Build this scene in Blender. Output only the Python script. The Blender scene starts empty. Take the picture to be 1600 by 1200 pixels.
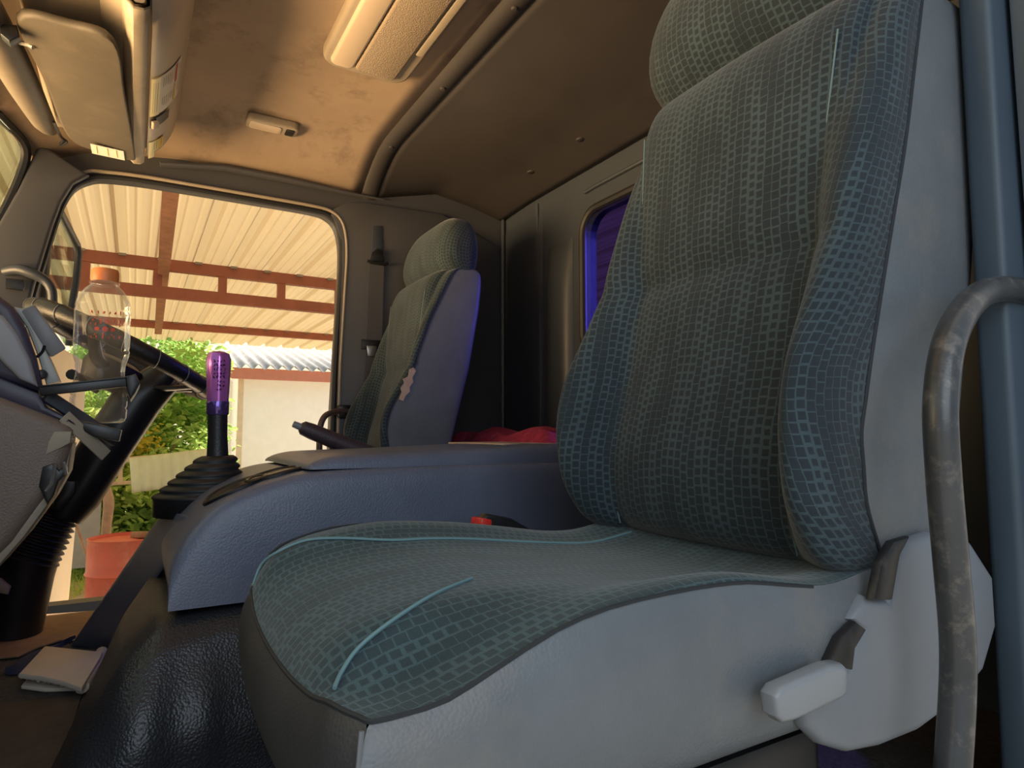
import bpy, bmesh, math, random
import numpy as np
from mathutils import Vector, Matrix, Euler
random.seed(7)
SC = bpy.context.scene
COL = SC.collection

# ------------------------------------------------------------------ camera
# vehicle frame: +X across the cab to the driver's side, +Y forward, +Z up; origin at the camera
FPX, VPX, HY = 1000.0, 210.0, 676.0
PITCH = math.atan((HY - 600) / FPX)
PSI = math.atan((800 - VPX) / math.hypot(FPX, HY - 600))
_c, _s, _cp, _sp = math.cos(PSI), math.sin(PSI), math.cos(PITCH), math.sin(PITCH)
CF = Vector((_cp*_c, -_cp*_s, _sp)); CR = Vector((-_s, -_c, 0)); CU = Vector((-_sp*_c, _sp*_s, _cp))
cam = bpy.data.cameras.new('camera'); camo = bpy.data.objects.new('camera', cam); COL.objects.link(camo)
cam.sensor_fit = 'HORIZONTAL'; cam.sensor_width = 36; cam.lens = 36*FPX/1600; cam.clip_start = 0.02
m = Matrix.Identity(4)
for i in range(3):
    m[i][0], m[i][1], m[i][2] = CR[i], CU[i], -CF[i]
camo.matrix_world = m
SC.camera = camo

# ------------------------------------------------------------------ light
SC.view_settings.view_transform = 'Standard'; SC.view_settings.look = 'None'
SC.view_settings.gamma = 1; SC.view_settings.use_curve_mapping = False
SC.view_settings.exposure = 0.5
W = bpy.data.worlds.new('daylight'); SC.world = W; W.use_nodes = True
wn, wl_ = W.node_tree.nodes, W.node_tree.links
for n in list(wn): wn.remove(n)
tc = wn.new('ShaderNodeTexCoord'); sep = wn.new('ShaderNodeSeparateXYZ'); wl_.new(tc.outputs['Generated'], sep.inputs[0])
def wramp(inp, stops, lo, hi):
    mr = wn.new('ShaderNodeMapRange'); mr.inputs['From Min'].default_value = lo; mr.inputs['From Max'].default_value = hi
    wl_.new(inp, mr.inputs['Value'])
    r = wn.new('ShaderNodeValToRGB'); r.color_ramp.elements[0].color = stops[0]; r.color_ramp.elements[1].color = stops[1]
    wl_.new(mr.outputs[0], r.inputs[0]); return r
side = wramp(sep.outputs['X'], ((.20, .25, .31, 1), (1.0, .80, .56, 1)), -.45, .35)     # open blue sky on one side, sunlit yard haze on the other
up = wramp(sep.outputs['Z'], ((.55, .55, .55, 1), (1, 1, 1, 1)), -.2, .25)
mx = wn.new('ShaderNodeMix'); mx.data_type = 'RGBA'; mx.blend_type = 'MULTIPLY'; mx.inputs[0].default_value = 1
wl_.new(side.outputs[0], mx.inputs[6]); wl_.new(up.outputs[0], mx.inputs[7])
bg = wn.new('ShaderNodeBackground'); bg.inputs['Strength'].default_value = 1.15
wo = wn.new('ShaderNodeOutputWorld'); wl_.new(mx.outputs[2], bg.inputs[0]); wl_.new(bg.outputs[0], wo.inputs[0])

def lamp(name, kind, loc, target, energy, color, size=(1, 1), angle=0.02):
    l = bpy.data.lights.new(name, kind); l.energy = energy; l.color = color
    if kind == 'AREA': l.shape = 'RECTANGLE'; l.size, l.size_y = size
    if kind == 'SUN': l.angle = angle
    o = bpy.data.objects.new(name, l); COL.objects.link(o); o.location = loc
    o.rotation_euler = (Vector(target) - Vector(loc)).to_track_quat('-Z', 'Y').to_euler()
    return o
lamp('sun', 'SUN', (2, -4, 9), (0, 0, 0), 8.0, (1, .90, .74))
lamp('windshield_daylight', 'AREA', (1.50, 1.25, .28), (1.60, -.05, 1.0), 42, (1, .56, .30), (1.6, .6)).data.spread = math.radians(95)
lamp('driver_door_daylight', 'AREA', (3.4, -.2, -1.35), (1.3, -.3, .8), 12, (1, .74, .48), (.7, .7))
lamp('passenger_door_daylight', 'AREA', (-1.3, .2, .9), (.8, -.6, -.1), 14, (.82, .91, 1), (1.6, 1.6))
rw = lamp('rear_window_daylight', 'AREA', (1.76, -1.60, .58), (1.95, -1.0, .35), 3.0, (.9, .92, 1), (.25, .4)); rw.data.spread = math.radians(60)

# ------------------------------------------------------------------ helpers
def P(u, v, x=None, y=None, z=None):
    """the point of the place that lies on a given vertical or level plane"""
    d = CF + CR*((u-800)/FPX) + CU*((600-v)/FPX)
    t = x/d.x if x is not None else (y/d.y if y is not None else z/d.z)
    return d*t
def PL(pts, x): return [P(u, v, x=x) for u, v in pts]
WL = {}
def wloc(o): return WL.get(o.name, Vector((0, 0, 0)))
def mk(name, vf, mat, parent=None, smooth=True, sub=0, solid=0, uv=None, auto=True):
    V, F = vf[0], vf[1]
    off = wloc(parent) if parent else Vector((0, 0, 0))
    me = bpy.data.meshes.new(name)
    me.from_pydata([tuple(Vector(p) - off) for p in V], [], F)
    me.materials.append(mat)
    if uv is None and len(vf) > 2: uv = vf[2]
    if uv is not None:
        L = me.uv_layers.new(name='UVMap')
        for lp in me.loops: L.data[lp.index].uv = uv[lp.vertex_index]
    b = bmesh.new(); b.from_mesh(me); bmesh.ops.recalc_face_normals(b, faces=b.faces); b.to_mesh(me); b.free()
    for p in me.polygons: p.use_smooth = smooth
    if smooth and auto and not sub: me.set_sharp_from_angle(angle=math.radians(38))
    o = bpy.data.objects.new(name, me); COL.objects.link(o)
    if parent: o.parent = parent
    WL[o.name] = off
    if solid:
        s = o.modifiers.new('thick', 'SOLIDIFY'); s.thickness = abs(solid); s.offset = 1 if solid > 0 else -1
    if sub:
        s = o.modifiers.new('round', 'SUBSURF'); s.levels = s.render_levels = sub
    return o
def thing(name, label, cat, loc=(0, 0, 0), group=None):
    o = bpy.data.objects.new(name, None); COL.objects.link(o); o.location = loc; o.empty_display_size = .05
    WL[o.name] = Vector(loc); o['label'] = label; o['category'] = cat
    if group: o['group'] = group
    return o
def tag(o, label, cat, group=None, kind=None):
    o['label'] = label; o['category'] = cat
    if group: o['group'] = group
    if kind: o['kind'] = kind
    return o
def struct(o, label=None):
    o['kind'] = 'structure'
    if label: o['label'] = label; o['category'] = o.name.split('_')[0]
    return o
def cat(*vfs):
    V, F = [], []
    for v, f in [(a[0], a[1]) for a in vfs]:
        n = len(V); V += list(v); F += [tuple(i+n for i in q) for q in f]
    return V, F
def grid(rows, closed=False, caps=False):
    n = len(rows[0]); V = [p for r in rows for p in r]; F = []
    for i in range(len(rows)-1):
        for j in range(n if closed else n-1):
            k = (j+1) % n
            F.append((i*n+j, i*n+k, (i+1)*n+k, (i+1)*n+j))
    if caps:
        F.append(tuple(range(n))); F.append(tuple(range((len(rows)-1)*n, len(rows)*n)))
    return V, F
def uvgrid(rows):
    """open grid with UVs in metres"""
    V, F = grid(rows); n = len(rows[0]); UV = []
    mid = n//2; vv = 0; acc = []
    for i, r in enumerate(rows):
        if i: vv += (Vector(r[mid]) - Vector(rows[i-1][mid])).length
        ds = [0]
        for j in range(1, n): ds.append(ds[-1] + (Vector(r[j]) - Vector(r[j-1])).length)
        for j in range(n): UV.append((ds[j]-ds[mid], vv))
    return V, F, UV
def spline(pts, n=8, closed=False):
    pts = [Vector(p) for p in pts]; out = []; N = len(pts)
    for i in range(N if closed else N-1):
        if closed: a, b, c, d = pts[(i-1) % N], pts[i], pts[(i+1) % N], pts[(i+2) % N]
        else: a, b, c, d = pts[max(i-1, 0)], pts[i], pts[i+1], pts[min(i+2, N-1)]
        for k in range(n):
            t = k/n
            out.append(.5*((2*b)+(c-a)*t+(2*a-5*b+4*c-d)*t*t+(3*b-a-3*c+d)*t**3))
    if not closed: out.append(pts[-1])
    return out
def tube(pts, r, seg=10, closed=False, flat=1.0, up=None):
    pts = [Vector(p) for p in pts]; N = len(pts); rows = []
    rr = r if isinstance(r, (list, tuple)) else [r]*N
    if len(rr) != N: rr = list(np.interp(np.linspace(0, 1, N), np.linspace(0, 1, len(rr)), rr))
    nrm = None
    for i, p in enumerate(pts):
        if closed: t = pts[(i+1) % N] - pts[(i-1) % N]
        else: t = pts[min(i+1, N-1)] - pts[max(i-1, 0)]
        t.normalize()
        if nrm is None:
            ref = Vector(up) if up else (Vector((0, 0, 1)) if abs(t.z) < .9 else Vector((1, 0, 0)))
            nrm = (ref - t*ref.dot(t)).normalized()
        else: nrm = (nrm - t*nrm.dot(t)).normalized()
        bi = t.cross(nrm)
        rows.append([p + nrm*(math.cos(a)*rr[i]*flat) + bi*(math.sin(a)*rr[i]) for a in [2*math.pi*k/seg for k in range(seg)]])
    if closed: rows.append(rows[0])
    return grid(rows, True, not closed)
def frame(origin, zaxis, xhint=(1, 0, 0)):
    z = Vector(zaxis).normalized(); x = Vector(xhint); x = (x - z*x.dot(z)).normalized(); y = z.cross(x)
    M = Matrix.Identity(4)
    for i in range(3): M[i][0], M[i][1], M[i][2], M[i][3] = x[i], y[i], z[i], origin[i]
    return M
def lathe(prof, M=None, seg=28, cap=True, rfun=None):
    M = M or Matrix.Identity(4); rows = []
    for r, z in prof:
        rows.append([M @ Vector(((r*(rfun(a, z) if rfun else 1))*math.cos(a), (r*(rfun(a, z) if rfun else 1))*math.sin(a), z)) for a in [2*math.pi*k/seg for k in range(seg)]])
    return grid(rows, True, cap)
def rbox(c, size, rot=(0, 0, 0), bev=.006, seg=2, M=None):
    b = bmesh.new(); bmesh.ops.create_cube(b, size=1)
    for v in b.verts: v.co = Vector((v.co.x*size[0], v.co.y*size[1], v.co.z*size[2]))
    if bev: bmesh.ops.bevel(b, geom=b.edges[:], offset=min(bev, min(size)*.45), segments=seg, profile=.5, affect='EDGES')
    T = Matrix.Translation(Vector(c)) @ (M if M else Euler(rot).to_matrix().to_4x4())
    b.verts.ensure_lookup_table()
    V = [T @ v.co for v in b.verts]; F = [tuple(v.index for v in f.verts) for f in b.faces]; b.free(); return V, F
def plate(poly, ext, bev=.004, seg=2):
    """outline extruded by a vector, bevelled rims"""
    b = bmesh.new(); vs = [b.verts.new(Vector(p)) for p in poly]; f = b.faces.new(vs)
    r = bmesh.ops.extrude_face_region(b, geom=[f]); nv = [g for g in r['geom'] if isinstance(g, bmesh.types.BMVert)]
    for v in nv: v.co += Vector(ext)
    bmesh.ops.recalc_face_normals(b, faces=b.faces)
    if bev:
        ed = [e for e in b.edges if len(e.link_faces) == 2 and any(len(x.verts) == len(poly) for x in e.link_faces)]
        bmesh.ops.bevel(b, geom=ed, offset=bev, segments=seg, profile=.5, affect='EDGES')
    ng = [x for x in b.faces if len(x.verts) > 4]
    if ng: bmesh.ops.triangulate(b, faces=ng)
    b.verts.ensure_lookup_table(); b.verts.index_update()
    V = [v.co.copy() for v in b.verts]; F = [tuple(v.index for v in f.verts) for f in b.faces]; b.free(); return V, F
def holed(outer, holes, ext):
    """flat panel with openings, given thickness"""
    b = bmesh.new(); loops = []
    for L in [outer]+holes:
        vs = [b.verts.new(Vector(p)) for p in L]
        loops.append([b.edges.new((vs[i], vs[(i+1) % len(vs)])) for i in range(len(vs))])
    bmesh.ops.triangle_fill(b, use_beauty=True, use_dissolve=False, edges=[e for l in loops for e in l])
    r = bmesh.ops.extrude_face_region(b, geom=b.faces[:])
    for g in r['geom']:
        if isinstance(g, bmesh.types.BMVert): g.co += Vector(ext)
    b.verts.ensure_lookup_table(); b.verts.index_update()
    V = [v.co.copy() for v in b.verts]; F = [tuple(v.index for v in f.verts) for f in b.faces]; b.free(); return V, F
def rrect(cx, cy, w, h, r, n=5):
    o = []
    for sx, sy, a0 in ((1, 1, 0), (-1, 1, 90), (-1, -1, 180), (1, -1, 270)):
        for k in range(n+1):
            a = math.radians(a0+90*k/n); o.append((cx+sx*(w/2-r)+r*math.cos(a), cy+sy*(h/2-r)+r*math.sin(a)))
    return o
def ip(x, xs, ys): return float(np.interp(x, xs, ys))

# ------------------------------------------------------------------ materials
def nt(name):
    M = bpy.data.materials.new(name); M.use_nodes = True; N = M.node_tree.nodes; L = M.node_tree.links
    return M, N, L, N['Principled BSDF']
def mat(name, col, rough=.5, metal=0, bump=None, var=0, scale=6, spec=.5, coat=0, dirt=None, coords='Object'):
    """bump = (kind, scale, strength, distance); var = brightness mottling; dirt = (colour, amount, scale)"""
    M, N, L, B = nt(name)
    B.inputs['Base Color'].default_value = (*col, 1); B.inputs['Roughness'].default_value = rough
    B.inputs['Metallic'].default_value = metal; B.inputs['Specular IOR Level'].default_value = spec; B.inputs['Coat Weight'].default_value = coat
    tcn = N.new('ShaderNodeTexCoord'); cur = None
    if var or dirt:
        nz = N.new('ShaderNodeTexNoise'); nz.inputs['Scale'].default_value = scale; nz.inputs['Detail'].default_value = 6; nz.inputs['Roughness'].default_value = .65
        L.new(tcn.outputs[coords], nz.inputs['Vector'])
        r = N.new('ShaderNodeValToRGB'); r.color_ramp.elements[0].position = .3; r.color_ramp.elements[1].position = .7
        a = max(0, 1-var); b_ = 1+var
        r.color_ramp.elements[0].color = tuple(min(1, c*a) for c in col)+(1,); r.color_ramp.elements[1].color = tuple(min(1, c*b_) for c in col)+(1,)
        L.new(nz.outputs[0], r.inputs[0]); cur = r.outputs[0]
    if dirt:
        n2 = N.new('ShaderNodeTexNoise'); n2.inputs['Scale'].default_value = dirt[2]; n2.inputs['Detail'].default_value = 8; n2.inputs['Roughness'].default_value = .7
        L.new(tcn.outputs[coords], n2.inputs['Vector'])
        mr = N.new('ShaderNodeMapRange'); mr.inputs['From Min'].default_value = .52; mr.inputs['From Max'].default_value = .75; mr.inputs['To Max'].default_value = dirt[1]
        L.new(n2.outputs[0], mr.inputs[0])
        mxn = N.new('ShaderNodeMix'); mxn.data_type = 'RGBA'; L.new(mr.outputs[0], mxn.inputs[0]); L.new(cur, mxn.inputs[6]); mxn.inputs[7].default_value = (*dirt[0], 1); cur = mxn.outputs[2]
    if cur: L.new(cur, B.inputs['Base Color'])
    if bump:
        kind, sc, st, di = bump
        if kind == 'voronoi':
            t = N.new('ShaderNodeTexVoronoi'); t.feature = 'SMOOTH_F1'; t.inputs['Smoothness'].default_value = .35
        else:
            t = N.new('ShaderNodeTexNoise'); t.inputs['Detail'].default_value = 3
        t.inputs['Scale'].default_value = sc; L.new(tcn.outputs[coords], t.inputs['Vector'])
        bp = N.new('ShaderNodeBump'); bp.inputs['Strength'].default_value = st; bp.inputs['Distance'].default_value = di; bp.invert = kind == 'voronoi'
        L.new(t.outputs[0], bp.inputs['Height']); L.new(bp.outputs[0], B.inputs['Normal'])
    return M
def glass(name, tint, gloss=.12, rough=.02, haze=0):
    M, N, L, B = nt(name); N.remove(B)
    tr = N.new('ShaderNodeBsdfTransparent'); tr.inputs[0].default_value = (*tint, 1)
    gl = N.new('ShaderNodeBsdfGlossy'); gl.inputs['Roughness'].default_value = rough; gl.inputs[0].default_value = (1, 1, 1, 1)
    fr = N.new('ShaderNodeLayerWeight'); fr.inputs[0].default_value = gloss
    cl = N.new('ShaderNodeMath'); cl.operation = 'MINIMUM'; cl.inputs[1].default_value = .45; L.new(fr.outputs['Fresnel'], cl.inputs[0])
    mxs = N.new('ShaderNodeMixShader'); L.new(cl.outputs[0], mxs.inputs[0]); L.new(tr.outputs[0], mxs.inputs[1]); L.new(gl.outputs[0], mxs.inputs[2])
    out = mxs.outputs[0]
    if haze:
        hz = N.new('ShaderNodeBsdfTranslucent'); hz.inputs[0].default_value = (1, 1, 1, 1); m2 = N.new('ShaderNodeMixShader'); m2.inputs[0].default_value = haze
        L.new(out, m2.inputs[1]); L.new(hz.outputs[0], m2.inputs[2]); out = m2.outputs[0]
    L.new(out, N['Material Output'].inputs[0]); return M
def leafmat(name, c1, c2):
    M, N, L, B = nt(name)
    oi = N.new('ShaderNodeTexCoord'); nz = N.new('ShaderNodeTexNoise'); nz.inputs['Scale'].default_value = 2.2; nz.inputs['Detail'].default_value = 4
    L.new(oi.outputs['Object'], nz.inputs['Vector'])
    r = N.new('ShaderNodeValToRGB'); r.color_ramp.elements[0].position = .35; r.color_ramp.elements[1].position = .65
    r.color_ramp.elements[0].color = (*c1, 1); r.color_ramp.elements[1].color = (*c2, 1); L.new(nz.outputs[0], r.inputs[0])
    tl = N.new('ShaderNodeBsdfTranslucent'); df = N.new('ShaderNodeBsdfDiffuse'); L.new(r.outputs[0], tl.inputs[0]); L.new(r.outputs[0], df.inputs[0])
    ms = N.new('ShaderNodeMixShader'); ms.inputs[0].default_value = .5; L.new(df.outputs[0], ms.inputs[1]); L.new(tl.outputs[0], ms.inputs[2])
    N.remove(B); L.new(ms.outputs[0], N['Material Output'].inputs[0]); return M
def sheet_translucent(name, col, amt):
    M, N, L, B = nt(name)
    tl = N.new('ShaderNodeBsdfTranslucent'); tl.inputs[0].default_value = (*col, 1); B.inputs['Base Color'].default_value = (*col, 1); B.inputs['Roughness'].default_value = .45
    ms = N.new('ShaderNodeMixShader'); ms.inputs[0].default_value = amt; L.new(B.outputs[0], ms.inputs[1]); L.new(tl.outputs[0], ms.inputs[2])
    L.new(ms.outputs[0], N['Material Output'].inputs[0]); return M
def fabric(name, dark, line, cell=.0115):
    """woven seat cloth: rows of dark cells whose size changes from column to column"""
    M, N, L, B = nt(name); B.inputs['Roughness'].default_value = .85; B.inputs['Specular IOR Level'].default_value = .25
    B.inputs['Sheen Weight'].default_value = .25; B.inputs['Sheen Roughness'].default_value = .4
    uv = N.new('ShaderNodeTexCoord')
    def math_(op, a, b=None):
        n = N.new('ShaderNodeMath'); n.operation = op
        for i, q in enumerate((a, b)):
            if q is None: continue
            if isinstance(q, (int, float)): n.inputs[i].default_value = q
            else: L.new(q, n.inputs[i])
        return n.outputs[0]
    wob = N.new('ShaderNodeTexNoise'); wob.inputs['Scale'].default_value = 55; L.new(uv.outputs['UV'], wob.inputs['Vector'])
    s = N.new('ShaderNodeSeparateXYZ'); L.new(uv.outputs['UV'], s.inputs[0])
    ux = math_('ADD', math_('MULTIPLY', s.outputs[0], 1/cell), math_('MULTIPLY', wob.outputs[0], .35))
    cx = math_('FLOOR', ux)
    rn = N.new('ShaderNodeTexWhiteNoise'); rn.noise_dimensions = '1D'; L.new(cx, rn.inputs['W'])
    uy = math_('ADD', math_('MULTIPLY', s.outputs[1], 1/cell), rn.outputs[0])
    cy = math_('FLOOR', uy)
    fx = math_('ABSOLUTE', math_('SUBTRACT', math_('FRACT', ux), .5)); fy = math_('ABSOLUTE', math_('SUBTRACT', math_('FRACT', uy), .5))
    big = math_('MAXIMUM', fx, fy)
    cv = N.new('ShaderNodeCombineXYZ'); L.new(math_('MULTIPLY', cx, .9), cv.inputs[0]); L.new(math_('MULTIPLY', cy, .13), cv.inputs[1])
    n2 = N.new('ShaderNodeTexNoise'); n2.inputs['Scale'].default_value = .55; n2.inputs['Detail'].default_value = 2; L.new(cv.outputs[0], n2.inputs['Vector'])
    thr = N.new('ShaderNodeMapRange'); thr.inputs['From Min'].default_value = .38; thr.inputs['From Max'].default_value = .62; thr.inputs['To Min'].default_value = .31; thr.inputs['To Max'].default_value = .47
    L.new(n2.outputs[0], thr.inputs[0])
    d = math_('SUBTRACT', big, thr.outputs[0])
    ms = N.new('ShaderNodeMapRange'); ms.inputs['From Min'].default_value = -.03; ms.inputs['From Max'].default_value = .03; L.new(d, ms.inputs[0])
    tw = N.new('ShaderNodeTexNoise'); tw.inputs['Scale'].default_value = 900; tw.inputs['Detail'].default_value = 1; L.new(uv.outputs['UV'], tw.inputs['Vector'])
    mott = N.new('ShaderNodeTexNoise'); mott.inputs['Scale'].default_value = 9; mott.inputs['Detail'].default_value = 4; L.new(uv.outputs['UV'], mott.inputs['Vector'])
    mxn = N.new('ShaderNodeMix'); mxn.data_type = 'RGBA'; L.new(ms.outputs[0], mxn.inputs[0]); mxn.inputs[6].default_value = (*dark, 1); mxn.inputs[7].default_value = (*line, 1)
    k = math_('ADD', math_('MULTIPLY', tw.outputs[0], .7), math_('MULTIPLY', mott.outputs[0], .7)); k = math_('ADD', k, .3)
    sc = N.new('ShaderNodeVectorMath'); sc.operation = 'SCALE'; L.new(mxn.outputs[2], sc.inputs[0]); L.new(k, sc.inputs['Scale'])
    L.new(sc.outputs[0], B.inputs['Base Color'])
    bp = N.new('ShaderNodeBump'); bp.inputs['Strength'].default_value = .35; bp.inputs['Distance'].default_value = .0012
    L.new(math_('ADD', math_('MULTIPLY', ms.outputs[0], -.6), tw.outputs[0]), bp.inputs['Height']); L.new(bp.outputs[0], B.inputs['Normal'])
    return M

FAB = fabric('seat_cloth', (.022, .032, .040), (.048, .074, .086))
FABC = fabric('cushion_cloth', (.034, .058, .066), (.062, .108, .120))
LEA = mat('grey_seat_leather', (.135, .15, .162), .42, bump=('voronoi', 420, .25, .001), var=.12, scale=9, dirt=((.24, .20, .16), .5, 7))
LEAF = mat('charcoal_seat_vinyl', (.05, .05, .052), .5, bump=('voronoi', 420, .25, .001), var=.2, scale=9)
LEAD = mat('dark_seat_leather', (.125, .145, .160), .42, bump=('voronoi', 420, .25, .001), var=.15, scale=9)
PLG = mat('grey_plastic', (.20, .215, .235), .45, bump=('noise', 700, .12, .0006), var=.06)
PLL = mat('lever_plastic', (.26, .275, .29), .35, var=.05)
BLK = mat('black_plastic', (.012, .012, .013), .35, var=.2, scale=20)
BLKM = mat('black_worn_metal', (.016, .016, .017), .38, dirt=((.12, .11, .11), .5, 30), var=.1)
CONS = mat('console_plastic', (.105, .122, .175), .40, bump=('voronoi', 330, .35, .001), var=.12, scale=5, dirt=((.13, .12, .12), .35, 5))
LTH = mat('engine_cover_vinyl', (.020, .022, .026), .36, bump=('voronoi', 300, .5, .0015), var=.2, scale=6, dirt=((.055, .045, .038), .35, 3.5))
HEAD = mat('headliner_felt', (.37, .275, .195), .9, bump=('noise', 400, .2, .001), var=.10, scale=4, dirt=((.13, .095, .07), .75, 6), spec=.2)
HEADD = mat('shade_dark_headliner', (.042, .037, .037), .6, bump=('noise', 300, .2, .001), var=.12, scale=4, dirt=((.03, .025, .024), .5, 7))  # rearward falloff of the windshield light is darkened into this colour
BOXM = mat('storage_box_plastic', (.50, .43, .33), .4, bump=('noise', 600, .12, .0006), var=.06, scale=5, dirt=((.34, .27, .19), .5, 8))
BARM = mat('header_trim_plastic', (.17, .14, .105), .5, var=.08, scale=6, dirt=((.10, .08, .055), .5, 9))
TRIM = mat('beige_trim_plastic', (.36, .30, .225), .5, bump=('noise', 600, .15, .0006), var=.08, scale=6, dirt=((.2, .15, .10), .5, 9))
VIS = mat('visor_vinyl', (.075, .062, .046), .62, bump=('noise', 500, .3, .001), var=.14, scale=7, dirt=((.13, .10, .07), .6, 9))
GRY = mat('pillar_grey_plastic', (.066, .066, .072), .5, bump=('noise', 500, .15, .0008), var=.08, scale=4)
GRYD = mat('rear_wall_plastic', (.038, .046, .060), .45, bump=('noise', 400, .12, .0008), var=.1, scale=3)
NEARW = mat('blue_grey_pillar', (.052, .078, .105), .5, var=.1, scale=3)
RUB = mat('black_rubber', (.012, .012, .013), .55, bump=('noise', 300, .1, .0006))
LEB = mat('black_wrap_leather', (.010, .010, .013), .45, bump=('voronoi', 260, .3, .0012))
CARP = mat('dark_carpet', (.085, .078, .07), .95, bump=('noise', 260, 1, .006), var=.35, scale=90, dirt=((.12, .10, .08), .4, 14))
MATT = mat('worn_floor_mat', (.085, .068, .054), .9, bump=('noise', 60, .6, .004), var=.3, scale=14)
CARD = mat('cardboard', (.74, .64, .53), .85, bump=('noise', 120, .2, .001), var=.08, scale=5)
CARDB = mat('brown_cardboard', (.30, .185, .10), .85, bump=('noise', 60, .2, .001), var=.25, scale=9)
DENIM = mat('dark_blue_cloth', (.02, .03, .09), .9, bump=('noise', 300, .5, .002), var=.3, scale=30)
REDC = mat('crimson_cloth', (.34, .025, .07), .9, bump=('noise', 160, .6, .004), var=.35, scale=30, dirt=((.5, .2, .25), .5, 45))
TAN = mat('tan_foam_and_light_patch', (.45, .34, .26), .9, var=.12, scale=40)
STITCH = mat('teal_stitching', (.12, .19, .20), .7)
STITC = mat('worn_teal_stitching', (.15, .27, .29), .7)
SEAM = mat('dark_piping', (.022, .026, .03), .7)
SEAMG = mat('grey_piping', (.16, .17, .18), .5)
STEEL = mat('worn_painted_pipe', (.072, .075, .078), .30, metal=.3, var=.2, scale=14, dirt=((.36, .32, .27), .55, 40))
BRNP = mat('brown_painted_pipe', (.10, .062, .055), .4, var=.1)
PURP = mat('purple_anodised_knob', (.62, .19, .64), .18, metal=.55, var=.25, scale=30, coat=.6)
PURD = mat('engraving', (.06, .01, .08), .35, metal=.4)
PURB = mat('blue_violet_band', (.16, .10, .34), .15, metal=.75)
REDP = mat('red_button', (.62, .03, .02), .35)
WHT = mat('label_white', (.72, .69, .62), .35)
YEL = mat('label_yellow', (.85, .60, .10), .3)
YELP = mat('label_pale_yellow', (.88, .76, .32), .3)
REDL = mat('label_red', (.55, .05, .05), .4)
INK = mat('label_ink', (.10, .09, .08), .6)
LENS = mat('lamp_lens', (.62, .50, .38), .3, bump=('noise', 300, .2, .001))
LENSB = mat('frosted_lens', (.33, .26, .19), .35, bump=('voronoi', 330, .6, .0015))
GLS = glass('clear_glass', (.86, .92, .88))
WSG = glass('green_windshield_glass', (.84, .90, .84))
VIO = glass('violet_film_glass', (.16, .135, .42), .1)
PET = glass('clear_plastic_bottle', (.95, .96, .98), .16, .06, .07)
ORA = mat('orange_cap', (.72, .22, .06), .45)
PRT = mat('red_print', (.75, .10, .05), .5)
CHR = mat('steel_screw', (.55, .52, .48), .3, metal=.9)
PAD = mat('dashboard_vinyl', (.20, .15, .12), .48, bump=('voronoi', 330, .4, .0015), var=.1, scale=5)
DBLU = mat('dashboard_dark_plastic', (.05, .045, .075), .4, var=.1)
DGRY = mat('dashboard_grey_face', (.27, .28, .31), .45, var=.05)
DLIT = mat('dashboard_pale_face', (.42, .44, .42), .4, var=.08, scale=10)
# outdoors
ROOF = sheet_translucent('cream_roof_sheet', (.52, .40, .23), .28)
OXI = mat('red_oxide_steel', (.36, .115, .06), .6, var=.15, scale=4, dirt=((.20, .08, .05), .5, 9))
RUST = mat('rusty_flat_bar', (.38, .17, .085), .75, var=.25, scale=14)
HROOF = mat('fibre_cement_sheet', (.42, .43, .45), .8, var=.15, scale=4, dirt=((.35, .35, .34), .5, 3))
FASC = mat('terracotta_fascia', (.58, .22, .16), .7, var=.08)
HWALL = mat('cream_hut_wall', (.98, .96, .93), .8, var=.03)
HWALD = mat('hut_corner_board', (.70, .58, .42), .7, var=.1)
WOOD = mat('weathered_pole', (.42, .30, .20), .85, var=.25, scale=12)
BARR = mat('faded_red_drum', (.62, .14, .085), .55, var=.15, scale=3, dirt=((.75, .38, .25), .5, 4))
PALE = mat('pale_green_sheet', (.70, .80, .56), .6, var=.08)
GRND = mat('dry_earth', (.48, .38, .26), .95, bump=('noise', 8, .5, .05), var=.25, scale=1.5, dirt=((.62, .58, .50), .8, 5))
CONC = mat('yard_gravel', (.62, .55, .44), .95, bump=('noise', 14, .5, .04), var=.2, scale=3)
GRAS = leafmat('grass_blades', (.30, .50, .08), (.55, .66, .18))
LEF = [leafmat('leaf_bright', (.30, .50, .10), (.68, .80, .28)), leafmat('leaf_mid', (.22, .42, .09), (.55, .72, .26)), leafmat('leaf_yellow', (.40, .38, .04), (.70, .58, .10))]
BARK = mat('shrub_bark', (.20, .14, .09), .9, var=.2)
DOORP = mat('cream_door_panel', (.70, .58, .42), .5, var=.06)
DOORD = mat('door_frame_black', (.03, .03, .03), .4)

FLOOR = -.50
# ================================================================== the cab shell
struct(mk('floor', rbox((1.26, -.36, FLOOR-.02), (1.80, 1.98, .04), bev=0), CARP, smooth=False))
# ceiling: a vaulted headliner in two pieces, a cover strip between
def ceil_z(x, y):
    z = ip(y, [-1.36, -1.2, -.8, -.1, .15, .30, .40], [.945, .985, 1.045, 1.05, 1.02, .95, .885])
    e = max(0, x-2.10)/.30; z -= .12*e*e*max(.12, min(1, (y+1.08)/.30))
    e = max(0, .62-x)/.32; z -= .10*e*e
    return z
def ceil_grid(y0, y1, dz=0, nx=30, ny=18, x0=.30, x1=2.41):
    def q(i, j):
        x = x0+(x1-x0)*i/nx; ym = y1-(.10*(max(0, x-2.0)/.4)**2 if y1 > 0 else 0); y = y0+(ym-y0)*j/ny
        return (x, y, ceil_z(x, y)+dz)
    return grid([[q(i, j) for i in range(nx+1)] for j in range(ny+1)])
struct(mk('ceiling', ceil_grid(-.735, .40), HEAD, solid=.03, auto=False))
struct(mk('ceiling_rear', ceil_grid(-1.37, -.785, -.004), HEADD, solid=.03, auto=False))
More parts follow.
